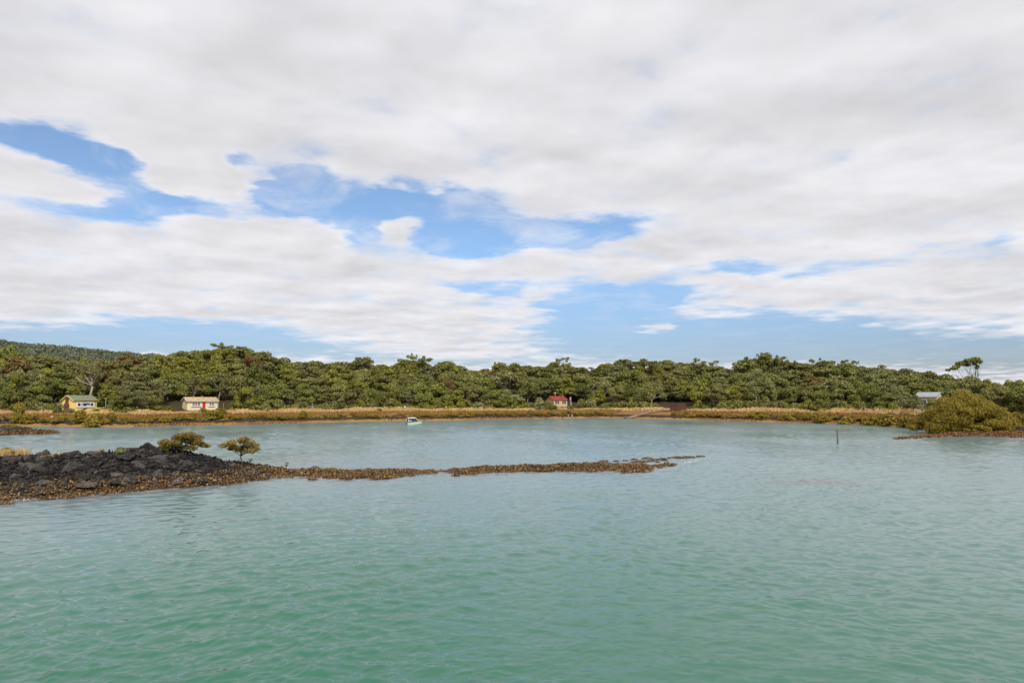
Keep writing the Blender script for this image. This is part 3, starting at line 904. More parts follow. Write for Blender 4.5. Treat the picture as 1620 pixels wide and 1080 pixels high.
pts = []
for _ in range(5200):
    u = frng.uniform(-60, 1450); s = frng.uniform(13.5, 24.5)
    dn = float(vnoise(u / 38, s / 5, 55))
    if dn < -.35 or 1000 < u < 1050 and s < 17: continue
    p = at(u, s); sc = frng.uniform(.5, 1.0) * (1.3 if dn > .25 else .8) * (1.25 if u > 1180 or 540 < u < 700 else 1)
    if 1050 < u < 1095 or 270 < u < 360 or 80 < u < 160: sc *= .5
    pts.append((p.x, p.y, p.z, sc, np.clip(.5 + dn * .6 + frng.normal(0, .15), 0, 1)))
tag(blades('dry_grass', pts, .80, .07, 11, M['straw'], 0), None, None, kind='stuff')
pts = []
for _ in range(9000):
    u = frng.uniform(-60, 1450); s = frng.uniform(6.5, 16)
    if 985 < u < 1062 and s < 15: continue
    p = at(u, s); dn = float(vnoise(u / 25, s / 3, 56))
    pts.append((p.x, p.y, p.z - .05, frng.uniform(.5, 1.1), np.clip(.5 + dn * .6, 0, 1)))
tag(blades('marsh_grass', pts, .42, .11, 6, M['marsh'], 0), None, None, kind='stuff')

# ------------------------------------------------------------------ standing single trees
def single_tree(name, u, s, L, r0, leafmat, bark, label, dens, size, nl, lean=(0, 0), fork=.35, jit=.9, shell=.5, pos=None, seed=9, group=None, base=None):
    rng = np.random.default_rng(seed)
    p = pos if pos is not None else at(u, s)
    root = empty(name, p); tag(root, label, 'tree', group)
    mb = MB(); limbs(mb, 0, L, rng, r0, nl, lean, fork)
    mb.build('trunk', bark, root, True)
    link('crown', foliage('crown', L, dens, size, rng, leafmat, jit, shell), None, root)
    return root


def lobes_px(u0, vbase_z, r, specs, rng, depth):
    """lobes from photo offsets: (du, v, half-width px, half-height px)"""
    L = []; k = ks(u0, r)
    for (uc, v, hw, hh_) in specs:
        L.append(((uc - u0) * k, rng.uniform(-depth, depth), zv(v, r, u0) - vbase_z, hw * k, hh_ * k, rng.random()))
    return L


lr = np.random.default_rng(77)
# tall flat-topped tree above the wood
u = 1540; s = 88; p = at(u, s); r = float(dsh(u)) + s
L = lobes_px(u, p.z, r, [(1526, 575, 8, 4), (1535, 571, 8, 4), (1543, 569, 8, 3.4), (1550, 567.5, 7, 3), (1554, 572, 5, 4), (1519, 580, 6, 3), (1511, 583, 6, 2.6), (1506, 585, 4, 2.2), (1552, 580, 3, 4), (1537, 577, 5, 3), (1546, 575, 4, 3)], lr, .8)
single_tree('tall_tree', u, s, L, .17, M['deep'], M['darkbark'], 'tall wind-bent tree with flat see-through crown rising alone above the wood', 50, .19, 11, (.3, 0), .25, 1.0, .3)
# white-limbed tree behind the yellow cottage
u = 139; s = 41; p = at(u, s); r = float(dsh(u)) + s
L = lobes_px(u, p.z, r, [(128, 586, 9, 6), (140, 580, 10, 6), (152, 588, 9, 6), (118, 592, 7, 5), (160, 594, 6, 5), (134, 593, 7, 4), (146, 597, 6, 4)], lr, 1.2)
single_tree('pale_tree', u, s, L, .34, M['grey'], plain('white_bark', (.30, .26, .21), .8, .1, .2, 4), 'tall tree with bare whitish trunk rising behind the yellow cottage', 10, .2, 7, (.9, 0), .5, 1.0, .5)
# twisted pale-limbed trees at the wood edge
for (u, sp, lab) in [(1200, [(1186, 596, 9, 6), (1200, 588, 9, 6), (1212, 594, 9, 6), (1190, 606, 7, 4), (1216, 606, 8, 5)], 'twisted tree with bare pale forked limbs between brown shed and marker post'),
                     (1030, [(1016, 618, 10, 6), (1030, 610, 10, 6), (1044, 616, 10, 6), (1050, 626, 7, 5), (1010, 626, 7, 5)], 'spreading tree with bare forked limbs above the boat ramp'),
                     (345, [(336, 600, 9, 6), (350, 594, 10, 6), (360, 602, 8, 6), (330, 608, 6, 5)], 'slim pale-trunked tree just behind the cream cottage')]:
    s = 27 if u != 345 else 42; p = at(u, s); r = float(dsh(u)) + s
    single_tree('forked_tree', u, s, lobes_px(u, p.z, r, sp, lr, 1.0), .24, M['grey'], M['bark'], lab, 11, .2, 6, (-.7 if u > 1100 else .4, 0), .4, 1.0, .4, seed=int(u))

# big mangroves on the reef at the side of the bay
def mangrove_big(u, v, hw_m, h_m, seed, label, n, depth, pos=None, size=.10, dens=62, rl=.20, leaf='mangrove', name='mangrove_tree', group=None, parent_kind=None):
    rng = np.random.default_rng(seed)
    x, y = hit(u, v, .25) if pos is None else (pos[0], pos[1])
    L = []
    for i in range(n):
        a_ = rng.uniform(0, 2 * PI); e = rng.uniform(-.05, 1.0); q = math.sqrt(max(0, 1 - max(e, 0) ** 2)) * rng.uniform(.72, 1.08)
        rr = hw_m * rl * rng.choice([.65, .8, .95, 1.1, 1.3]) * rng.uniform(.85, 1.15)
        L.append((math.cos(a_) * q * (hw_m - rr), math.sin(a_) * q * (depth - rr), .5 + max(e, 0) * (h_m - .5 - rr * .8) * rng.uniform(.86, 1.06), rr, rr * .72, rng.random()))
    root = empty(name, (x, y, .2 if pos is None else pos[2])); tag(root, label, 'mangrove', group)
    mb = MB(); limbs(mb, 0, L, rng, .22, 10, (.2, 0), .2); mb.build('trunk', M['darkbark'], root, True)
    link('crown', foliage('crown', L, dens, size, rng, M[leaf], .8, .7), None, root)
    return root


mangrove_big(1527, 683, 7.2, 7.0, 31, 'huge domed olive mangrove over the reef, biggest bush in the bay', 125, 5.0)
mangrove_big(1470, 682, 4.0, 3.7, 35, 'low spreading mangrove skirting the big dome on its marker post side', 46, 3.2)
mangrove_big(1576, 682, 3.6, 4.6, 32, 'greyish mangrove with twiggy top leaning against the big domed mangrove', 46, 3.2)
mangrove_big(1618, 681, 4.2, 3.6, 33, 'lower mangrove behind the reef at the edge of open water', 46, 3.0)
mangrove_big(1545, 685, 2.4, 1.5, 34, 'small mangrove sprawling at the foot of the big dome', 16, 2.0)

# the two mangroves and the seedlings on the lava spit
def spit_mangrove(u, t, specs, label, seed, lean, r0, stems):
    rng = np.random.default_rng(seed)
    p = bank_at(bankA, u, t); r = math.hypot(p.x, p.y)
    L = lobes_px(u, p.z, r, specs, rng, .55)
    root = empty('mangrove_tree', p); tag(root, label, 'mangrove', None)
    mb = MB()
    for (dx, dy) in stems:
        mb2 = MB(); limbs(mb2, 0, L, rng, r0, 6, (lean[0] + dx, dy), .38)
        n = len(mb.v); mb.v += [(x + dx * .6, y + dy, z) for x, y, z in mb2.v]; mb.f += [tuple(i + n for i in f) for f in mb2.f]
    mb.build('trunk', M['darkbark'], root, True)
    link('crown', foliage('crown', L, 170, .062, rng, M['mangrove2'], .9, .35, under=.7), None, root)
    return root


spit_mangrove(286, .52, [(258, 705, 10, 5), (268, 699, 11, 6), (278, 693, 11, 6), (290, 690, 12, 6), (302, 688, 11, 6), (312, 692, 10, 6), (318, 699, 9, 5), (322, 704, 8, 4), (272, 706, 8, 4), (296, 697, 11, 5), (284, 700, 10, 5), (306, 701, 9, 5), (252, 708, 6, 3), (327, 706, 5, 3), (266, 710, 8, 4), (280, 709, 9, 4), (297, 708, 9, 4), (312, 708, 8, 4)],
              'round low mangrove growing behind the crest of the black lava bank', 41, (0, 0), .07, [(-.25, 0), (.2, .2)])
spit_mangrove(387, .5, [(352, 705, 8, 4), (362, 703, 9, 5), (372, 700, 9, 5), (382, 697, 9, 5), (390, 694, 8, 4), (396, 699, 9, 5), (404, 705, 8, 5), (408, 710, 6, 4), (376, 708, 9, 4), (388, 707, 9, 4), (364, 710, 6, 3), (398, 712, 6, 3.5), (378, 712, 8, 4), (392, 713, 7, 4), (404, 713, 6, 4), (368, 706, 8, 4)],
              'leaning umbrella-shaped mangrove on slender trunk where rocks meet the spit', 42, (-.2, 0), .065, [(0, 0)])
for (u, t, hp, lab) in [(423, .6, 9, 'tiny two-leaved mangrove seedling by the leaning mangrove'), (455, .6, 13, 'forked mangrove seedling standing alone on the oyster spit'), (398, .72, 10, 'small leafy mangrove sprout just behind the leaning mangrove')]:
    p = bank_at(bankA, u, t); r = math.hypot(p.x, p.y); hm = hp * ks(u, r); rng = np.random.default_rng(int(u))
    root = empty('mangrove_seedling', p); tag(root, lab, 'seedling', 'mangrove seedlings on the spit')
    mb = MB(); mb.tube([(0, 0, -.1), (.02, 0, hm * .5), (-.03, 0, hm * .9)], [.022, .018, .01]); mb.tube([(.02, 0, hm * .4), (.1, 0, hm * .7), (.15, 0, hm)], [.015, .012, .008])
    mb.build('stem', M['darkbark'], root)
    L = [(-.04, 0, hm * .62, .08, .07, .3), (.13, 0, hm * .88, .09, .09, .5), (-.03, 0, hm * .92, .07, .06, .6), (.07, 0, hm * .66, .07, .06, .2)]
    link('leaves', foliage('leaves', L, 500, .04, rng, M['mangrove2'], .9, .2), None, root)

# ------------------------------------------------------------------ lava boulders
m_lava, nt, b = new_mat('lava_rock', 0.75, 0.3)
geo = nt.add('ShaderNodeNewGeometry').outputs['Position']
sx = nt.add('ShaderNodeSeparateXYZ'); nt.l.new(geo, sx.inputs[0])
oi = nt.add('ShaderNodeObjectInfo').outputs['Random']
n1 = nt.noise(geo, 1.3, 6, .65); n2 = nt.noise(geo, 7, 6, .7); n4 = nt.noise(geo, 2.2, 4, .6)
base = nt.ramp(nt.math('ADD', nt.math('MULTIPLY', n2, .6), nt.math('MULTIPLY', oi, .4)), [(.36, (.006, .005, .005)), (.5, (.018, .016, .015)), (.64, (.062, .055, .051)), (.75, (.085, .076, .070))])
base = nt.mix(nt.srange(n4, .56, .68), base, (.060, .040, .028))
vo = nt.add('ShaderNodeTexVoronoi'); vo.inputs['Scale'].default_value = 8.0; nt.l.new(geo, vo.inputs['Vector'])
spk = nt.math('MULTIPLY', nt.srange(vo.outputs['Distance'], .42, .22), nt.srange(nt.math('ADD', sx.outputs[2], nt.math('MULTIPLY', nt.math('SUBTRACT', n1, .5), 1.5)), .95, .25))
nt.l.new(nt.mix(spk, base, nt.ramp(n2, [(.3, (.20, .12, .045)), (.7, (.40, .28, .14))])), b.inputs['Base Color'])
bp = nt.add('ShaderNodeBump'); bp.inputs['Strength'].default_value = .9; bp.inputs['Distance'].default_value = .05
nt.l.new(n2, bp.inputs['Height']); nt.l.new(bp.outputs[0], b.inputs['Normal'])


def boulder_mesh(seed, flat, cuts):
    rng = np.random.default_rng(seed)
    bm = bmesh.new(); bmesh.ops.create_icosphere(bm, subdivisions=4, radius=1.0)
    N = [(rng.normal(0, 1, 3), rng.uniform(.38, .82)) for _ in range(cuts + 6)]
    N = [(n / np.linalg.norm(n), d) for n, d in N]
    off = Vector(rng.uniform(-50, 50, 3))
    for v in bm.verts:
        c = np.array(v.co)
        for n, d in N:
            q = c @ n
            if q > d: c = c - n * (q - d) * .98
        c = c * np.array([1, .85, flat])
        vv = Vector(c)
        k = 1 + .11 * mnoise.fractal(vv * 1.7 + off, 1.0, 2.0, 3) + .10 * mnoise.ridged_multi_fractal(vv * 3.2 + off, 1.0, 2.0, 4, 1.0, 2.0) * .5 + .06 * mnoise.fractal(vv * 9 + off, .8, 2.0, 3)
        v.co = vv * k
    me = bpy.data.meshes.new('boulder'); bm.to_mesh(me); bm.free(); me.materials.append(m_lava)
    return me


BT = [('flat-topped', [boulder_mesh(600 + i, .5, 9) for i in range(3)]), ('angular', [boulder_mesh(620 + i, .78, 13) for i in range(4)]), ('rounded', [boulder_mesh(640 + i, .72, 5) for i in range(3)])]
BLAND = [(-60, 'frame edge'), (40, 'straw tuft'), (140, 'reddish hollow'), (286, 'round mangrove'), (387, 'leaning mangrove'), (455, 'lone seedling'), (1200, 'spit end')]
brng = random.Random(5)


def put_boulder(p, sz, u, where, land=BLAND, group='black lava boulders of the bank', sink=.3, name='lava_boulder'):
    nm, ms_ = brng.choices(BT, [.4, .4, .2])[0]
    o = link(name, brng.choice(ms_)); o.location = p + Vector((0, 0, -sz * sink + sz * .35)); sz2 = sz
    o.scale = (sz2 * brng.uniform(.85, 1.25), sz2 * brng.uniform(.8, 1.1), sz2 * brng.uniform(.8, 1.1))
    o.rotation_euler = (brng.uniform(-.35, .35), brng.uniform(-.35, .35), brng.uniform(0, 6.28))
    size = 'big' if sz > .75 else 'middling' if sz > .5 else 'small'
    later(o, u, f'{size} {nm} boulder', where, 'boulder', group, land)
    return o


placed = []
tries = 0
while len(placed) < 295 and tries < 6000:
    tries += 1
    u = brng.uniform(-30, 415); t = .03 + .75 * brng.random() ** 1.25
    if u > 345 and brng.random() < .75: continue
    lim = .12 if u > 300 else .10
    sz = brng.choice([.24, .3, .36, .44, .56, .76, 1.0]) * brng.uniform(.85, 1.15)
    if u > 330: sz *= .55
    if t < .25: sz *= .75
    p = bank_at(bankA, u, t)
    if any((p.xy - q).length < (sz + r_) * .62 for q, r_ in placed): continue
    placed.append((p.xy.copy(), sz))
    where = 'on the bank crest' if t > .42 else 'on the bank face' if t > .24 else 'low by the oysters'
    put_boulder(p, sz, u, where)
for i in range(26):
    u = brng.uniform(-25, 86); t = brng.uniform(.2, .7); sz = brng.uniform(.3, .75) * (1 if u < 60 else .6)
    put_boulder(bank_at(bankL, u, t), sz, u, 'on the outlying reef', [(-40, 'black shore rocks'), (60, 'reef middle'), (92, 'reef tip')], 'black boulders of the outlying reef', name='reef_rock')
for i in range(16):
    u = brng.uniform(-30, 24); v = brng.uniform(654, 670); s = s_for_v(u, v)
    put_boulder(at(u, s), brng.uniform(.5, 1.0), u, 'by the yellow mangrove', [(-40, 'frame edge'), (30, 'yellow mangrove')], 'black shore rocks', name='shore_rock')
for i in range(60):
    u = brng.uniform(185, 1440); s = brng.uniform(1.6, 3.6); sz = brng.uniform(.22, .5)
    if 980 < u < 1062: continue
    put_boulder(at(u, s), sz, u, 'under the shore bank', LAND, 'dark rocks at the foot of the shore bank', name='shore_rock')
for i in range(14):
    u = brng.uniform(1570, 1660); t = brng.uniform(.5, .95)
    put_boulder(bank_at(bankR, u, t), brng.uniform(.3, .6), u, 'behind the oyster reef', [(1500, 'big mangrove'), (1700, 'open water')], 'dark rocks behind the oyster reef', name='reef_rock')

# rubble between the boulders: nobody could count it
n = 7000
us = frng.uniform(-60, 430, n); ts = frng.uniform(.08, .9, n); hh_ = np.array([hdir(u) for u in us]); rr = bankA.near(us) + ts * bankA.width(us)
x = hh_[:, 0] * rr; y = hh_[:, 1] * rr; z = bank_height(bankA, us, rr, x, y)
octa = np.array([(1, 0, 0), (0, 1, 0), (-1, 0, 0), (0, -1, 0), (0, 0, 1), (0, 0, -1)], float); of = np.array([(0, 1, 4), (1, 2, 4), (2, 3, 4), (3, 0, 4), (1, 0, 5), (2, 1, 5), (3, 2, 5), (0, 3, 5)])
sz_ = (.05 + .16 * frng.random(n) ** 2)[:, None, None]
V = octa[None] * frng.uniform(.5, 1.3, (n, 6, 1)) * sz_ * frng.uniform(.6, 1.2, (n, 1, 3))
a_ = frng.uniform(0, 6.28, n); ca, sa = np.cos(a_)[:, None], np.sin(a_)[:, None]
V = np.stack([V[:, :, 0] * ca - V[:, :, 1] * sa, V[:, :, 0] * sa + V[:, :, 1] * ca, V[:, :, 2]], -1) + np.stack([x, y, z + frng.uniform(0, .12, n)], 1)[:, None]
tag(link('rubble', mesh_np('rubble', V.reshape(-1, 3), (of[None] + 6 * np.arange(n)[:, None, None]).reshape(-1, 3)), m_lava), None, None, kind='stuff')

# oysters: nobody could count the shells
m_oy, nt, b = new_mat('oyster_shell', .6, .3)
ri_ = nt.add('ShaderNodeNewGeometry').outputs['Random Per Island']
nt.l.new(nt.ramp(ri_, [(0, (.035, .020, .010)), (.5, (.11, .062, .021)), (.8, (.22, .125, .042)), (.96, (.32, .21, .085)), (1, (.46, .35, .20))]), b.inputs['Base Color'])
m_oy2, nt, b = new_mat('oyster_shell_orange', .65, .25)
ri_ = nt.add('ShaderNodeNewGeometry').outputs['Random Per Island']
nt.l.new(nt.ramp(ri_, [(0, (.05, .024, .010)), (.4, (.13, .060, .020)), (.8, (.25, .12, .036)), (1, (.42, .25, .10))]), b.inputs['Base Color'])


def oysters(name, bk, n, u0, u1, size, mat, zmax, dens=lambda u, t: 1.0, wpow=1.0):
    us = frng.uniform(u0, u1, n * 3); ts = frng.uniform(-.04, 1.03, n * 3)
    k = np.array([frng.random() < dens(a_, b_) for a_, b_ in zip(us, ts)])
    us, ts = us[k][:n], ts[k][:n]
    hh_ = np.array([hdir(u) for u in us]); rr = bk.near(us) + ts * bk.width(us)
    x = hh_[:, 0] * rr; y = hh_[:, 1] * rr
    cl = vnoise(x / .35, y / .35, 71) * .5 + .5
    z = bank_height(bk, us, rr, x, y)
    ok = (z > -.06) & (z < zmax * (0.65 + .7 * (fbm(x / 1.5, y / 1.5, 2, 72) * .5 + .5)))
    x, y, z, cl = x[ok], y[ok], z[ok], cl[ok]
    c = np.stack([x, y, z + cl * .16 + frng.uniform(0, .05, len(x))], 1)
    nrm = np.tile(np.array([[0, -.25, .7]]), (len(c), 1))
    V, Fq = cards(c, nrm, frng.uniform(.5, 1.4, len(c)) * size, frng, .6, .8)
    o = link(name, mesh_np(name, V, Fq), mat); tag(o, None, None, kind='stuff'); return o


def densA(u, t):
    if u < 345: return 1.0 if t < .33 else .05
    if u < 420: return 1.0
    return 1.0
oysters('oyster_gravel', bankA, 24000, -40, 420, .055, m_oy, .66, lambda u, t: (1.0 if t < .17 else .35 if t < .4 else .10) if u < 340 else .8)
oysters('oyster_gravel', bankA, 42000, 400, 1108, .062, m_oy, 9, lambda u, t: float(bankA.width(u)) / 7.5)
oysters('oyster_gravel', bankL, 5000, -30, 96, .11, m_oy, .7, lambda u, t: 1.0 if t < .45 else .1)
oysters('oyster_gravel', bankR, 16000, 1410, 1680, .10, m_oy2, 9, lambda u, t: float(bankR.width(u)) / 14)
# weed-coloured shell litter along the far waterline
us = frng.uniform(180, 1450, 9000); ss = frng.uniform(-.4, 2.4, 9000)
P3 = np.array([tuple(at(u, s)) for u, s in zip(us, ss)]); P3[:, 2] += frng.uniform(0, .1, len(P3))
V, Fq = cards(P3, np.tile([[0, -.3, .6]], (len(P3), 1)), frng.uniform(.5, 1.4, len(P3)) * .13, frng, .6, .8)
tag(link('shell_litter', mesh_np('shell_litter', V, Fq), m_oy2), None, None, kind='stuff')

# loose oyster clumps standing out of the water off the spit
clr = np.random.default_rng(15)
def clump(p, sz, label_u, where):
    n = int(60 + 200 * sz)
    d = clr.normal(0, 1, (n, 3)); d /= np.linalg.norm(d, axis=1, keepdims=True); d[:, 2] = np.abs(d[:, 2])
    V, Fq = cards(d * np.array([sz * 1.3, sz * .8, sz * .45]) * clr.uniform(.5, 1, (n, 1)), d + np.array([0, 0, .4]), clr.uniform(.5, 1.3, n) * .07, clr, .6, .7)
    o = link('oyster_clump', mesh_np('oyster_clump', V, Fq), m_oy); o.location = (p[0], p[1], .0)
    later(o, label_u, 'brown oyster clump' if sz < .3 else 'wide brown oyster clump', where, 'oysters', 'oyster clumps off the spit', [(0, 'rock bank'), (500, 'lone seedling'), (800, 'spit middle'), (1040, 'spit end'), (1200, 'marker post')])
for (u, v, sz) in [(494, 758.5, .3), (653, 753, .18), (722, 752, .3), (735, 750.5, .2), (1003, 727, .3), (1023, 725.5, .45), (1035, 728, .3), (1050, 728, .25), (1060, 725, .3), (1072, 724.5, .5), (1085, 724, .5), (1094, 724, .35), (1108, 722.2, .4), (1048, 737, .5), (1033, 738, .4), (1016, 731, .4), (955, 730, .4), (975, 730, .3), (990, 729, .25), (1040, 731, .22), (1055, 732, .2)]:
    clump(hit(u, v), sz, u, 'in the shallows')
clump(hit(6, 797), .5, 6, 'in the shallows')
for i in range(34):
    f = clr.random(); up = clr.random() < .7
    u = 1000 + 100 * f if up else 1022 + 44 * f; v = (731 - 8 * f if up else 740 - 5 * f) + clr.normal(0, 1.1)
    clump(hit(u, v), clr.uniform(.12, .34), u, 'at the broken spit end')

# foam where the swell meets the rocks
m_foam, nt, b = new_mat('foam', .6, .3); b.inputs['Base Color'].default_value = (.74, .75, .76, 1)
for (u0, v0, hw, hh_, cnt) in [(1030, 742, 16, 2.5, 260), (1092, 731.5, 20, 1.6, 240), (25, 792, 40, 4, 130), (55, 785, 25, 2.5, 70), (1470, 692.8, 60, .6, 60)]:
    uu = u0 + frng.normal(0, .45, cnt) * hw; vv = v0 + frng.normal(0, .45, cnt) * hh_ - (uu - u0) * (.16 if u0 in (1030, 1092) else .05)
    P3 = np.array([(*hit(a_, b_), .03 + .05 * frng.random()) for a_, b_ in zip(uu, vv)])
    V, Fq = cards(P3, np.tile([[0, 0, 1.0]], (cnt, 1)), frng.uniform(.4, 1.4, cnt) * .05 * (1 if v0 > 700 else 1.6), frng, .45, .15)
    tag(link('foam', mesh_np('foam', V, Fq), m_foam), None, None, kind='stuff')

# straw and small plants on the bank
def tuft(u, t, hm, n, mat, label, spread=.3):
    p = bank_at(bankA, u, t); p.z += .25
    o = blades('grass_tuft', [(frng.normal(0, spread), frng.normal(0, spread), 0, frng.uniform(.7, 1.1), frng.random()) for _ in range(n)], hm, .012, 26, mat, 0)
    o.location = p; tag(o, label, 'grass tuft', 'grass tufts on the lava bank')
for a_ in [(41, .56, .62, 7, M['straw'], 'tallest straw-blond grass tuft, upright on the bank above the boulders', .18), (22, .54, .42, 14, M['straw'], 'wide patch of short straw grass beside the tallest tuft', .42), (4, .5, .4, 12, M['straw'], 'straw grass patch with yellow-green leaves at the bank end', .6),
           (100, .56, .3, 3, M['straw'], 'small orange-straw tuft in a gap of the bank crest', .1), (75, .42, .2, 4, M['straw'], 'flat straw tuft lying between dark boulders', .2), (190, .5, .22, 4, M['lime'], 'low green-yellow tuft on top of the boulders', .2), (160, .58, .2, 3, M['straw'], 'thin straw tuft behind the crest boulders', .25)]:
    tuft(*a_)
for (u, t, wd, hg, lab) in [(9, .58, .75, .5, 'small yellow-green shrub among the straw grass on the bank'), (20, .5, .35, .25, 'tiny yellow-green shrub between straw patches')]:
    o = link('coastal_shrub', mang_protos[1]); o.location = bank_at(bankA, u, t) + Vector((0, 0, .25)); o.scale = (wd, wd, hg); tag(o, lab, 'shrub', 'shrubs on the lava bank')
o = link('coastal_shrub', mang_protos[2]); o.location = bank_at(bankL, 16, .75) + Vector((0, 0, .4)); o.scale = (2.2, 1.4, .55); tag(o, 'flat yellow-olive shrub on top of the outlying reef', 'shrub', None)

# flax clump on the grass
for (u, v, hp, lab) in [(675, 648.5, 8, 'bright green flax clump with sword leaves on the dry grass'), (1302, 651, 6, 'yellow-green flax clump beside dry grass near marker post'), (108, 655, 9, 'blue-green flax clump in front of the yellow cottage')]:
    s = s_for_v(u, v); p = at(u, s); r = float(dsh(u)) + s
    o = blades('flax_plant', [(frng.normal(0, .3), frng.normal(0, .2), 0, 1, frng.random()) for _ in range(8)], hp * ks(u, r), .06, 14, M['lime'] if u != 108 else M['grey'], 0)
    o.location = p; tag(o, lab, 'flax', 'flax clumps by the shore')

# ------------------------------------------------------------------ cottages
WHITE = plain('white_paint', (.74, .73, .72), .5, .3, .06)
GLASS, nt, b = new_mat('window_glass', .08, .5); b.inputs['Base Color'].default_value = (.035, .04, .045, 1)
CURT, nt, b = new_mat('curtained_glass', .12, .5)
tc = nt.add('ShaderNodeTexCoord').outputs['Object']
nt.l.new(nt.ramp(nt.noise(tc, 3.0, 2), [(.4, (.09, .10, .11)), (.6, (.24, .24, .25))]), b.inputs['Base Color'])
RED = plain('red_paint', (.52, .012, .022), .5, .3, .06)
RUSTB = plain('rusty_brown', (.13, .055, .035), .8, .1, .25, 5)
GREYMETAL = plain('grey_iron', (.45, .47, .50), .5, .4, .12)
POLEM = plain('pale_pole', (.50, .44, .22), .6, .2, .1)


def tin_roof(name, cols, pitch=.22):
    m, nt, b = new_mat(name, .6, .3)
    tc = nt.add('ShaderNodeTexCoord').outputs['Object']
    mp = nt.add('ShaderNodeMapping'); mp.inputs['Scale'].default_value = (1.6, .5, .5); nt.l.new(tc, mp.inputs['Vector'])
    nt.l.new(nt.ramp(nt.noise(mp.outputs[0], 1.6, 5, .6), [(.25 + .5 * i / (len(cols) - 1), c) for i, c in enumerate(cols)]), b.inputs['Base Color'])
    w_ = nt.add('ShaderNodeTexWave', wave_type='BANDS', bands_direction='X', wave_profile='SIN'); w_.inputs['Scale'].default_value = 2 * PI / pitch / 20; nt.l.new(tc, w_.inputs['Vector'])
    bp = nt.add('ShaderNodeBump'); bp.inputs['Strength'].default_value = .5; bp.inputs['Distance'].default_value = .03
    nt.l.new(w_.outputs['Fac'], bp.inputs['Height']); nt.l.new(bp.outputs[0], b.inputs['Normal'])
    return m


def house_root(name, u, s, theta, label):
    p = at(u, s); fx, fy = hdir(u)
    # local -y is the front normal: towards the eye, turned by theta so that the side at local -x shows
    base = math.atan2(fy, fx) - PI / 2
    root = empty(name, p, base + theta); tag(root, label, 'cottage' if 'shed' not in name else 'shed')
    return root


def window(parent, x0, x1, z0, z1, cols, pane, rows=1, frame=WHITE, sill=None, fw=.09):
    mb = MB(); y0, y1 = -.06, -.002
    mb.box(x0, x1, y0, y1, z1 - fw, z1); mb.box(x0, x1, y0, y1, z0, z0 + fw)
    mb.box(x0, x0 + fw, y0, y1, z0 + fw, z1 - fw); mb.box(x1 - fw, x1, y0, y1, z0 + fw, z1 - fw)
    tot = sum(cols); acc_ = x0 + fw; W_ = x1 - x0 - 2 * fw
    for c in cols[:-1]:
        acc_ += W_ * c / tot; mb.box(acc_ - fw * .45, acc_ + fw * .45, y0 + .004, y1, z0 + fw, z1 - fw)
    for k in range(1, rows):
        zc = z0 + (z1 - z0) * k / rows; mb.box(x0 + fw, x1 - fw, y0 + .01, y1, zc - fw * .3, zc + fw * .3)
    o = mb.build('window', frame, parent)
    MB().box(x0 + fw, x1 - fw, -.03, -.004, z0 + fw, z1 - fw).build('pane', pane, o)
    if sill: MB().box(x0 - .08, x1 + .08, -.16, -.003, z0 - .14, z0 - .01).build('sill', sill, o)
    return o


def gable_walls(root, W_, Dp, eave, ridge, mat):
    return MB().prism([(0, -.3), (Dp, -.3), (Dp, eave), (Dp / 2, ridge), (0, eave)], -W_ / 2, W_ / 2).build('wall', mat, root)


def gable_roof(root, W_, Dp, eave, ridge, mat, over=.3, th=.07, oe=.3):
    sl_ = (ridge - eave) / (Dp / 2); e0 = eave - sl_ * oe + .02
    mb = MB()
    mb.prism([(-oe, e0), (Dp / 2, ridge + .02), (Dp / 2, ridge + .02 + th), (-oe, e0 + th)], -W_ / 2 - over, W_ / 2 + over)
    mb.prism([(Dp / 2 + .001, ridge + .02), (Dp + oe, e0), (Dp + oe, e0 + th), (Dp / 2 + .001, ridge + .02 + th)], -W_ / 2 - over, W_ / 2 + over)
    return mb.build('roof', mat, root)


def barge(root, W_, Dp, eave, ridge, mat, over=.3, oe=.3, side=-1):
    sl_ = (ridge - eave) / (Dp / 2); e0 = eave - sl_ * oe; x = side * (W_ / 2 + over + .02)
    x0, x1 = min(x, x + .03 * side), max(x, x + .03 * side)
    mb = MB(); mb.prism([(-oe, e0 - .1), (Dp / 2, ridge - .1), (Dp / 2, ridge + .1), (-oe, e0 + .1)], x0, x1)
    mb.prism([(Dp / 2, ridge - .1), (Dp + oe, e0 - .1), (Dp + oe, e0 + .1), (Dp / 2, ridge + .1)], x0, x1)
    return mb.build('barge_board', mat, root)


# yellow cottage
YEL = boards('yellow_boards', (.76, .60, .22), 'Z', .18, .07)
yc = house_root('yellow_cottage', 134, 27.5, math.radians(30), 'yellow weatherboard cottage with green roof and long white front window')
W1, D1, E1, R1 = 5.5, 5.0, 2.8, 3.95
gable_walls(yc, W1, D1, E1, R1, YEL)
gable_roof(yc, W1, D1, E1, R1, tin_roof('green_roof', [(.115, .13, .085), (.145, .16, .105), (.17, .185, .13)]))
barge(yc, W1, D1, E1, R1, YEL)
wv_ = window(yc, -W1 / 2 + .75, W1 / 2 - .6, 1.15, 2.3, [1.0, 3.1, 1.0], GLASS, 1, WHITE, None, .21)
MB().box(-W1 / 2 + .6, W1 / 2 - .5, -.12, -.003, 1.0, 1.14).build('sill', GREYMETAL, wv_)
cloth_m = plain('pale_blue_cloth', (.35, .5, .58), .7)
MB().box(-.85, -.5, -.036, -.031, 1.4, 1.95).build('window_ornament', cloth_m, wv_); MB().box(.3, 1.0, -.036, -.031, 1.35, 1.7).build('window_ornament', cloth_m, wv_)
MB().box(-.5, .7, -.03, -.003, 2.42, 2.6).build('name_board', plain('orange_paint', (.55, .22, .06), .6), yc)
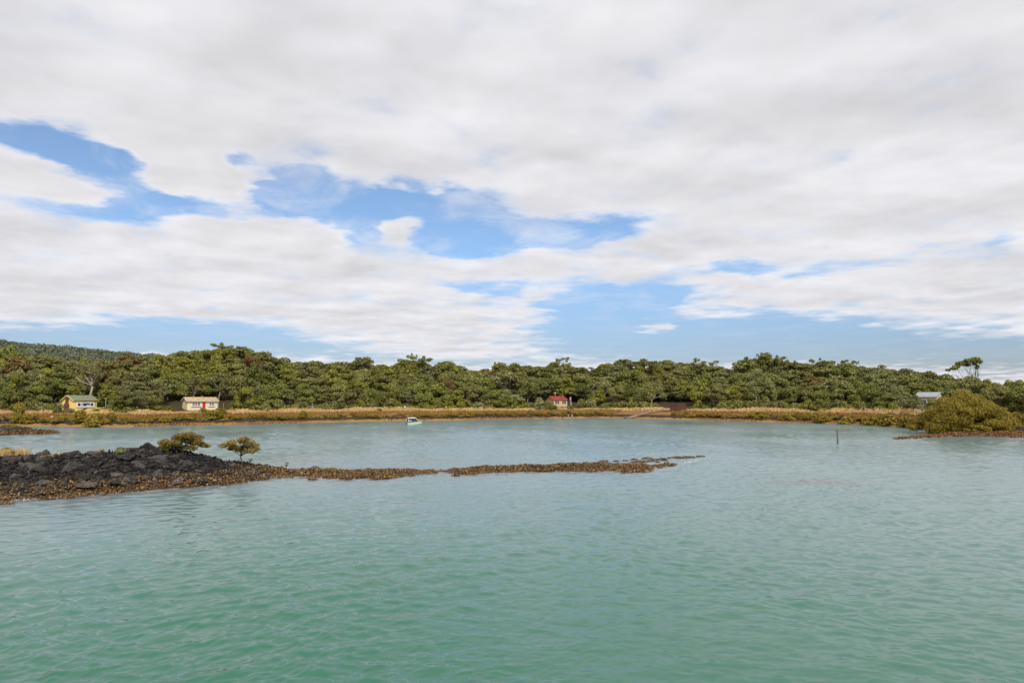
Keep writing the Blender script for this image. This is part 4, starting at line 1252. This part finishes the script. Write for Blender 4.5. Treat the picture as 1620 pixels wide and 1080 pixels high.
ch = MB(); ch.box(-W1 / 2 - .62, -W1 / 2 - .003, D1 * .36, D1 * .62, -.2, 1.7); ch.prism([(D1 * .36, 1.7), (D1 * .62, 1.7), (D1 * .55, 2.1), (D1 * .43, 2.1)], -W1 / 2 - .6, -W1 / 2 - .004); ch.box(-W1 / 2 - .5, -W1 / 2 - .005, D1 * .43, D1 * .55, 2.1, 3.75)
ch.build('chimney', RUSTB, yc)
sh_ = MB(); sh_.poly([(x, -.02, z) for x, z in ((-.75, .45), (-.5, .72), (-.1, .80), (.5, .92), (.2, .66), (.0, .5), (-.35, .42))]); n = len(sh_.v); sh_.poly([(x, -.05, z) for x, z in ((-.75, .45), (-.5, .72), (-.1, .80), (.5, .92), (.2, .66), (.0, .5), (-.35, .42))])
for i in range(7): sh_.f.append((i, (i + 1) % 7, 7 + (i + 1) % 7, 7 + i))
sh_.build('wall_ornament', plain('black_iron', (.02, .02, .02), .5), yc).location = (.1, 0, 0)
MB().box(W1 / 2 - .35, W1 / 2 - .25, -.08, -.004, 0, 2.4).build('downpipe', plain('brown_pipe', (.28, .13, .05)), yc)
MB().box(W1 / 2 + .003, W1 / 2 + .09, -.06, .06, -.1, 2.9).build('corner_board', plain('green_paint', (.2, .34, .12)), yc)
lt = MB(); lt.prism([(D1 + .003, -.3), (D1 + 2.6, -.3), (D1 + 2.6, 1.9), (D1 + .003, 2.35)], -W1 / 2 + .2, 1.2); lt.build('lean_to', YEL, yc)
MB().prism([(D1 - .0, 2.40), (D1 + 2.9, 1.93), (D1 + 2.9, 2.0), (D1 - .0, 2.47)], -W1 / 2 - .1, 1.5).build('lean_to_roof', GREYMETAL, yc)
# low yellow fence beside it
p = at(158, 28); fe = empty('low_fence', p, yc.rotation_euler.z); tag(fe, 'low yellowish board fence joining the yellow cottage', 'fence')
MB().box(-1.3, .9, -.02, .02, .15, .95).build('board_panel', YEL, fe)
for x in (-1.25, .95): MB().box(x - .06, x + .06, -.07, .07, -.1, 1.2).build('post', POLEM, fe)

# cream cottage
CRE = boards('cream_boards', (.68, .60, .40), 'X', .30, .05)
cr = house_root('cream_cottage', 320, 29.0, math.radians(15), 'long low cream cottage with rusty roof and bright red front door')
W2, D2, E2, R2 = 7.6, 5.0, 2.55, 3.4
gable_walls(cr, W2, D2, E2, R2, CRE)
rf2 = gable_roof(cr, W2, D2, E2, R2, tin_roof('rusty_roof', [(.25, .145, .068), (.33, .23, .125), (.42, .33, .20), (.29, .175, .085)]), .3, .07, .35)
MB().box(.2, .7, D2 * .5 - .2, D2 * .5 + .2, R2 + .05, R2 + .42).build('chimney', plain('brick_red', (.36, .10, .06)), rf2)
barge(cr, W2, D2, E2, R2, plain('cream_paint', (.78, .72, .56)), .3, .35)
MB().box(-W2 / 2 - .3, W2 / 2 + .3, -.47, -.355, E2 - .24, E2 - .12).build('gutter', plain('pale_grey_paint', (.60, .60, .62)), cr)
window(cr, -W2 / 2 + 1.1, -W2 / 2 + 3.3, 1.0, 2.15, [1, 1, 1], CURT, 1, WHITE, fw=.14, sill=plain('pink_sill', (.45, .16, .14)))
MB().box(-W2 / 2 + .95, -W2 / 2 + 3.7, -.3, -.003, 2.22, 2.30).build('window_hood', plain('cream_paint2', (.76, .70, .54)), cr)
window(cr, 2.0 - .45, 2.0 + 1.0, 1.0, 2.15, [1, 1], CURT, 1, WHITE, fw=.14, sill=plain('pink_sill2', (.50, .22, .20)))
dr = MB().box(-.08, .72, -.05, -.003, .15, 2.16).build('door', RED, cr)
mb = MB(); mb.box(-.17, -.085, -.06, -.002, .1, 2.27); mb.box(.725, .81, -.06, -.002, .1, 2.27); mb.box(-.085, .725, -.06, -.002, 2.17, 2.27); mb.build('door_frame', WHITE, dr)
MB().box(W2 / 2 + .02, W2 / 2 + .11, -.28, -.19, 0, 2.3).build('downpipe', plain('grey_green_pipe', (.36, .44, .40)), cr)
p = at(353, 27); po = MB().tube([(0, 0, -.2), (.02, 0, 2.2)], [.05, .04]).build('garden_post', plain('post_green', (.3, .32, .15))); po.location = p; tag(po, 'thin mossy post standing beside the cream cottage', 'post')

# red-roofed cottage
TAN = boards('tan_boards', (.52, .38, .19), 'Z', .18, .06)
rc = house_root('red_cottage', 887, 27.5, math.radians(33), 'tan cottage with red roof half hidden among trees by the flagpole')
W3, D3, E3, R3 = 5.6, 5.4, 3.05, 4.25
gable_walls(rc, W3, D3, E3, R3, TAN)
rr3 = gable_roof(rc, W3, D3, E3, R3, tin_roof('red_roof', [(.16, .022, .013), (.20, .030, .018), (.23, .04, .024)]), .3, .07, .35)
MB().box(-.9, -.5, 2.3, 2.7, R3 - .3, R3 + .95).build('chimney', plain('red_brick', (.36, .05, .04)), rr3)
MB().tube([(-.7, 2.5, R3 + .95), (-.7, 2.5, R3 + 1.5)], [.16, .16], 8).build('flue', GREYMETAL, rr3)
sl_ = (R3 - E3) / (D3 / 2)
mb = MB(); mb.prism([(.9, E3 + .9 * sl_ + .10), (1.5, E3 + 1.5 * sl_ + .10), (1.5, E3 + 1.5 * sl_ + .2), (.9, E3 + .9 * sl_ + .2)], .9, 2.2); mb.build('skylight', plain('dark_hatch', (.10, .03, .03)), rr3)
window(rc, -W3 / 2 + .35, -W3 / 2 + 2.35, 1.45, 2.75, [1, 1], GLASS, 2)
window(rc, W3 / 2 - 2.3, W3 / 2 - .35, 1.45, 2.75, [1, 1], GLASS, 2)
gw = empty('side_window', (0, 0, 0)); bpy.data.objects.remove(gw)
mb = MB(); mb.box(-W3 / 2 - .06, -W3 / 2 - .003, 1.9, 3.1, 1.3, 2.6); sw = mb.build('side_window', WHITE, rc)
MB().box(-W3 / 2 - .075, -W3 / 2 - .062, 2.02, 2.98, 1.42, 2.48).build('pane', GLASS, sw)
wp = MB(); wp.box(-W3 / 2 - 2.4, W3 / 2 - .5, -1.6, -1.2, -.1, .6).build('stone_step', plain('dark_stone', (.09, .075, .06), .9, .1, .3, 3), rc)

# flagpole with a limp flag
p = at(903.5, 22); fp = empty('flagpole', p); tag(fp, 'pale wooden flagpole beside the red-roofed cottage', 'flagpole')
MB().tube([(0, 0, -.3), (0, 0, 2.4)], [.17, .15], 8).build('post', POLEM, fp)
MB().tube([(-.05, -.2, 1.6), (-.05, -.2, 4.4)], [.06, .045], 8).build('mast', WHITE, fp)
fl = empty('flag', p + Vector((0, -.2, 0))); tag(fl, 'limp blue flag with red and white corner hanging from the flagpole', 'flag')
def cloth(name, z0, z1, mat, xw):
    nx, nz = 8, 8; V = []
    for i in range(nz):
        for j in range(nx):
            f = j / (nx - 1); z = z1 + (z0 - z1) * i / (nz - 1) - .25 * f
            V.append((-.12 - xw * f * (.6 + .4 * i / nz), .10 * math.sin(f * 7 + i * .5), z))
    o = link(name, mesh_np(name, np.array(V), grid_faces(nz, nx), smooth=True), mat, fl); return o
cloth('flag_field', 2.55, 3.5, plain('flag_blue', (.03, .07, .30), .7), .75)
cloth('flag_canton', 3.5, 4.25, plain('flag_pink', (.62, .28, .30), .7, .3, .5, 4), .5)

# grey-roofed cottage behind the big mangrove
gc = house_root('grey_cottage', 1466, 30, math.radians(-20), 'pale cottage with grey iron roof peeping over bushes by the big mangrove')
W4, D4, E4, R4 = 4.3, 4.6, 3.5, 4.45
gable_walls(gc, W4, D4, E4, R4, boards('pale_boards', (.56, .50, .38), 'Z', .18, .06))
gable_roof(gc, W4, D4, E4, R4, tin_roof('grey_roof', [(.22, .24, .27), (.30, .32, .35)]))
window(gc, -1.4, .2, 1.5, 2.8, [1, 1], GLASS, 1)
gc.location.z += .0
for (u, s, h, ws, kd) in [(1434, 19, 5.2, .56, 'grey'), (1445, 18, 4.5, .56, 'grey'), (1460, 17, 3.95, .50, 'grey'), (1475, 19, 3.5, .46, 'olive'), (1422, 22, 6.2, .7, 'grey')]:
    put_tree(kd, at(u, s), h, ws, u, int(u) % 4, u, 'hiding the grey-roofed cottage')

# brown shed and boat ramp
BRN = boards('brown_boards', (.155, .072, .052), 'X', .14, .1)
sh0 = house_root('brown_shed', 1066.5, 13.5, math.radians(-46), 'reddish brown windowless boat shed at the top of the ramp')
MB().box(-1.75, 1.75, 0, 3.6, -.4, 2.05).build('wall', BRN, sh0)
MB().prism([(-.12, 2.06), (3.75, 2.06), (3.75, 2.16), (-.12, 2.2)], -1.87, 1.87).build('roof', plain('shed_roof', (.20, .10, .075), .7), sh0)
mb = MB(); mb.box(1.753, 1.79, .02, 3.58, -.2, 2.0); mb.build('door', boards('shaded_brown_boards', (.095, .042, .03), 'Y', .14), sh0)  # panel over the whole side, its shade put into darker boards; no real door
V = []; nseg = 40
for i in range(nseg):
    f = i / (nseg - 1); uc = 1058 - 66 * f ** .85; s = 13.5 - 15.0 * f; hw = 4.5 + 6 * f
    for q in (-1, 0, 1):
        p = at(uc + q * hw * .5, s); V.append((p.x, p.y, p.z + .10 - .04 * f))
o = link('boat_ramp', mesh_np('boat_ramp', np.array(V), grid_faces(nseg, 3), smooth=True), plain('ramp_concrete', (.185, .13, .10), .85, .1, .22, .6)); tag(o, None, None, kind='structure')
mo = o.modifiers.new('thick', 'SOLIDIFY'); mo.thickness = .5; mo.offset = -1

# ------------------------------------------------------------------ marker post, buoy, shore posts, signs
x, y = hit(1325, 701)
mk = empty('marker_post', (x, y, 0)); tag(mk, 'slim channel marker post with green top standing in the bay', 'marker post')
r = math.hypot(x, y); hm = 27 * ks(u, r)
MB().tube([(0, 0, -1.5), (0, 0, hm * .68)], [.055, .055], 10).build('post', plain('tarred_wood', (.055, .035, .025), .8, .2, .3, 6), mk, True)
MB().tube([(0, 0, hm * .68), (0, 0, hm)], [.06, .06], 10).build('top_sleeve', plain('marker_green', (.07, .24, .08), .6), mk, True)
MB().tube([(.12, -.03, -.8), (.12, -.03, hm * .7)], [.022, .022], 6).build('pipe', plain('sea_green_pipe', (.04, .12, .09), .6), mk, True)
x, y = hit(689, 681.4)
bu = empty('mooring_buoy', (x, y, .02)); tag(bu, 'small round red mooring buoy floating near the moored boat', 'buoy')
bm = bmesh.new(); bmesh.ops.create_uvsphere(bm, u_segments=20, v_segments=14, radius=.17); me = bpy.data.meshes.new('float'); bm.to_mesh(me); bm.free()
me.polygons.foreach_set('use_smooth', [True] * len(me.polygons)); link('float', me, plain('buoy_red', (.55, .06, .04), .4), bu)
MB().tube([(0, 0, .15), (0, 0, .21), (.03, 0, .25)], [.03, .03, .02], 8).build('eye', GREYMETAL, bu)
for (u, v, hp, lab) in [(899, 660.2, 4, 'short pale mooring post at the water below the flagpole, slimmer of two'), (905, 660.4, 5, 'stouter pale mooring post at the water below the flagpole')]:
    s = s_for_v(u, v); p = at(u, s)
    o = MB().tube([(0, 0, -.4), (.03, 0, hp * .2)], [.12 if hp < 5 else .16, .11 if hp < 5 else .15], 8).build('mooring_post', plain('weathered_post', (.42, .35, .26), .8)); o.location = p; tag(o, lab, 'post', 'mooring posts')
for (u, s, hm, col, lab, mp_) in [(705.5, 23, .95, (.62, .45, .03), 'small yellow notice sign on a green post at the wood edge', (.05, .12, .05)), (640.5, 23, 1.15, (.75, .75, .75), 'tiny white sign on a dark post at the wood edge', (.08, .07, .05))]:
    p = at(u, s); root = empty('notice_sign', p); tag(root, lab, 'sign', 'notice signs')
    MB().box(-.05, .05, -.05, .05, -.2, hm).build('post', plain('sign_post', mp_), root); MB().box(-.22, .22, -.075, -.052, hm - .25, hm + .12).build('board', plain('sign_board', col), root)
p = at(1366, 19.5); o = MB().tube([(0, 0, -.2), (.02, 0, .6), (-.02, 0, 1.15)], [.24, .25, .2], 7).build('stump', plain('charred_wood', (.03, .03, .035), .9)); o.location = p; tag(o, 'dark upright stump in the dry grass past the marker post', 'stump')
p = at(1330, 18.5); o = link('stone', BT[2][1][0], None); o.location = p; o.scale = (.25, .2, .2); tag(o, 'small lone stone in the dry grass near the stump', 'stone')
# things beside the yellow cottage
p = at(166.5, 27); root = empty('garden_pole', p); tag(root, 'pale green pole with a driftwood sign near yellow cottage', 'pole')
MB().tube([(0, 0, -.2), (0, 0, 3.1)], [.06, .05], 8).build('pole', plain('pole_green', (.40, .55, .45)), root); MB().box(-.35, .35, -.08, -.05, 3.2, 3.4).build('board', plain('driftwood', (.30, .18, .12)), root)
def hang_buoy(u, s, z, col1, col2, lab):
    p = at(u, s); root = empty('hanging_float', p); tag(root, lab, 'float', 'floats by the yellow cottage')
    MB().tube([(0, 0, -.1), (0, .02, z + .55)], [.03, .03], 6).build('stake', M['darkbark'], root)
    MB().tube([(0, -.05, z), (0, -.05, z + .1), (0, -.05, z + .38), (0, -.05, z + .45)], [.1, .2, .2, .1], 10).build('lower_half', plain('float_a', col1), root, True)
    MB().tube([(0, -.05, z + .45), (0, -.05, z + .62), (0, -.05, z + .7)], [.18, .18, .08], 10).build('upper_half', plain('float_b', col2), root, True)
hang_buoy(172.3, 26, .9, (.55, .18, .22), (.65, .55, .55), 'pinkish hanging float beside the pale green pole')
hang_buoy(175.5, 24, .25, (.55, .015, .02), (.72, .66, .62), 'red float with white cap low by the bushes')
p = at(163, 25); o = link('stone', BT[2][1][1]); o.location = p + Vector((0, 0, .2)); o.scale = (.4, .3, .35); tag(o, 'grey stone at the end of the low yellowish fence', 'stone')
p = at(82, s_for_v(82, 659.5)); o = link('pale_stone', BT[2][1][1].copy()); o.data.materials.clear(); o.data.materials.append(plain('pale_stone', (.55, .45, .42))); o.location = p + Vector((0, 0, .15)); o.scale = (.35, .3, .28); tag(o, 'pale pinkish stone on the bank before the yellow cottage', 'stone')

# ------------------------------------------------------------------ the moored boat
x, y = hit(655.5, 671.6)
yaw = math.radians(24)
bo = empty('motor_boat', (x, y, 0), yaw); tag(bo, 'small white cabin boat with green trim moored in the bay', 'boat')
rb = math.hypot(x, y); k = rb / F
LB, BB = 22.0 * k / math.cos(yaw) * .98, 1.75
secs = []
for f in np.linspace(0, 1, 12):            # stern 0 to bow 1
    xx = (f - .5) * LB
    bw = BB / 2 * (1 - max(0, f - .45) ** 2 * 3.1) if f < .999 else .03
    bw = max(.03, bw); sheer = .86 + .16 * f ** 2; keel = -.30 + .52 * max(0, f - .62) ** 1.5 * 3.0; chine = .10 + .36 * max(0, f - .4) ** 1.4
    secs.append((xx, bw, sheer, keel, chine))
V, Fc = [], []
for (xx, bw, sheer, keel, chine) in secs:
    V += [(xx, -bw, sheer), (xx, -bw * .88, chine), (xx, 0, keel), (xx, bw * .88, chine), (xx, bw, sheer)]
for i in range(11):
    for j in range(4): Fc.append((i * 5 + j, i * 5 + j + 1, (i + 1) * 5 + j + 1, (i + 1) * 5 + j))
Fc.append((0, 1, 2, 3, 4)); Fc.append(tuple(55 + i for i in (4, 3, 2, 1, 0)))
mb = MB(); mb.v = V; mb.f = Fc
HULL, nt, b = new_mat('hull_white', .35, .5)
tc = nt.add('ShaderNodeTexCoord').outputs['Object']; sx = nt.add('ShaderNodeSeparateXYZ'); nt.l.new(tc, sx.inputs[0])
nt.l.new(nt.mix(nt.srange(sx.outputs[2], .08, .11), (.03, .16, .08), nt.ramp(nt.noise(tc, 2, 4), [(.3, (.46, .55, .44)), (.7, (.56, .64, .52))])), b.inputs['Base Color'])
mb.build('hull', HULL, bo)
GRN = plain('boat_green', (.02, .22, .14), .4, .4)
mb = MB()
for i in range(11):
    a1, a2 = secs[i], secs[i + 1]
    for sg in (-1, 1):
        mb.poly([(a1[0], sg * (a1[1] + .02), a1[2] - .10), (a2[0], sg * (a2[1] + .02), a2[2] - .10), (a2[0], sg * (a2[1] + .02), a2[2] + .03), (a1[0], sg * (a1[1] + .02), a1[2] + .03)])
mb.poly([(secs[0][0] - .015, -BB / 2 - .02, .76), (secs[0][0] - .015, BB / 2 + .02, .76), (secs[0][0] - .015, BB / 2 + .02, .89), (secs[0][0] - .015, -BB / 2 - .02, .89)])
mb.build('gunwale', GRN, bo)
mb = MB()
for i in range(5, 11):
    a1, a2 = secs[i], secs[i + 1]; c1 = a1[2] + .03 + .12 * a1[1]; c2 = a2[2] + .03 + .12 * a2[1]
    for sg in (-1, 1): mb.poly([(a1[0], sg * a1[1], a1[2] + .03), (a2[0], sg * a2[1], a2[2] + .03), (a2[0], 0, c2), (a1[0], 0, c1)])
mb.build('foredeck', GRN, bo)
x0, x1, xt0, xt1, zb, ztp, wb, wt = -LB * .48, LB * .24, -LB * .44, LB * .06,   .88, 1.80, BB * .46, BB * .36
mb = MB()
def slab(p, q, th=.045): mb.tube([p, q], [th, th], 4)
for sg in (-1, 1):
    slab((x0, sg * wb, zb), (xt0, sg * wt, ztp)); slab((x1, sg * wb * .9, zb + .05), (xt1, sg * wt, ztp), .06); slab((xt0, sg * wt, ztp), (xt1, sg * wt, ztp)); slab((x0, sg * wb, zb + .22), (x0 + LB * .22, sg * wb, zb + .24), .10)
mb.box(xt0 - .05, xt1 + .06, -wt, wt, ztp - .02, ztp + .06)
mb.build('cabin', plain('cabin_white', (.72, .72, .72), .4, .5), bo)
mb = MB()
for sg in (-1, 1): mb.poly([(x0 + .1, sg * (wb - .03), zb + .02), (x1 - .05, sg * (wb * .9 - .03), zb + .06), (xt1, sg * (wt - .03), ztp - .03), (xt0 + .08, sg * (wt - .03), ztp - .03)])
mb.poly([(x1, -wb * .88, zb + .06), (x1, wb * .88, zb + .06), (xt1, wt * .95, ztp - .02), (xt1, -wt * .95, ztp - .02)])
mb.build('window', GLASS, bo)
mb = MB(); mb.box(-LB * .5 - .28, -LB * .5 - .03, -.16, .16, .15, .75); mb.box(-LB * .5 - .22, -LB * .5 - .08, -.06, .06, -.4, .15); mb.build('outboard_motor', plain('motor_grey', (.12, .13, .13), .4), bo)
bo.scale = (1, 1, .9)
bo.rotation_euler = (math.radians(3), math.radians(-2), yaw)

# ------------------------------------------------------------------ the person on the grass
u = 494; s = 22; p = at(u, s); p.z = max(p.z, zv(648.3, float(dsh(u)) + s, u))
pe = empty('person', p, .4); tag(pe, 'person in straw hat and blue top standing on the dry grass', 'person')
J = {'pel': (0, 0, .92), 'sp': (0, 0, 1.15), 'ch': (0, -.02, 1.36), 'nk': (0, 0, 1.48), 'hd': (0, -.03, 1.58), 'tp': (0, -.02, 1.70),
     'sl': (-.18, 0, 1.40), 'el': (-.27, .02, 1.13), 'wl': (-.22, -.18, .98), 'hl': (-.20, -.25, .96), 'sr': (.18, 0, 1.40), 'er': (.27, .03, 1.13), 'wr': (.24, -.10, .92), 'hr': (.23, -.14, .85),
     'pl': (-.10, 0, .88), 'kl': (-.11, -.03, .48), 'al': (-.11, .02, .08), 'tl': (-.12, -.14, .04), 'pr': (.10, 0, .88), 'kr': (.13, -.01, .48), 'ar': (.14, .04, .08), 'tr': (.16, -.12, .04)}
RD = {'pel': .15, 'sp': .13, 'ch': .15, 'nk': .06, 'hd': .095, 'tp': .08, 'sl': .07, 'el': .05, 'wl': .035, 'hl': .04, 'sr': .07, 'er': .05, 'wr': .035, 'hr': .04, 'pl': .10, 'kl': .065, 'al': .045, 'tl': .035, 'pr': .10, 'kr': .065, 'ar': .045, 'tr': .035}
E = [('pel', 'sp'), ('sp', 'ch'), ('ch', 'nk'), ('nk', 'hd'), ('hd', 'tp'), ('ch', 'sl'), ('sl', 'el'), ('el', 'wl'), ('wl', 'hl'), ('ch', 'sr'), ('sr', 'er'), ('er', 'wr'), ('wr', 'hr'), ('pel', 'pl'), ('pl', 'kl'), ('kl', 'al'), ('al', 'tl'), ('pel', 'pr'), ('pr', 'kr'), ('kr', 'ar'), ('ar', 'tr')]
def skin(name, keys, grow, mat, zr=None):
    ks = [k_ for k_ in J if k_ in keys]; me = bpy.data.meshes.new(name)
    me.from_pydata([J[k_] for k_ in ks], [(ks.index(a_), ks.index(b_)) for a_, b_ in E if a_ in ks and b_ in ks], [])
    me.materials.append(mat); o = link(name, me, None, pe)
    md = o.modifiers.new('skin', 'SKIN'); md.use_smooth_shade = True
    for i, k_ in enumerate(ks):
        me.skin_vertices[0].data[i].radius = (RD[k_] + grow,) * 2
    me.skin_vertices[0].data[0].use_root = True
    o.modifiers.new('sub', 'SUBSURF').levels = 1
    return o
skin('body', set(J), 0, plain('skin', (.45, .28, .20), .6))
skin('shirt', {'pel', 'sp', 'ch', 'sl', 'el', 'sr', 'er'}, .02, plain('blue_shirt', (.06, .13, .24), .8))
skin('trousers', {'pel', 'pl', 'kl', 'al', 'pr', 'kr', 'ar'}, .018, plain('pale_trousers', (.40, .35, .30), .8))
MB().tube([(0, -.03, 1.63), (0, -.03, 1.645), (0, -.03, 1.65), (0, -.03, 1.76), (0, -.03, 1.79)], [.24, .24, .12, .11, .05], 16).build('straw_hat', plain('straw', (.58, .42, .14), .8), pe, True)

flush()
print('objects', len(bpy.data.objects))
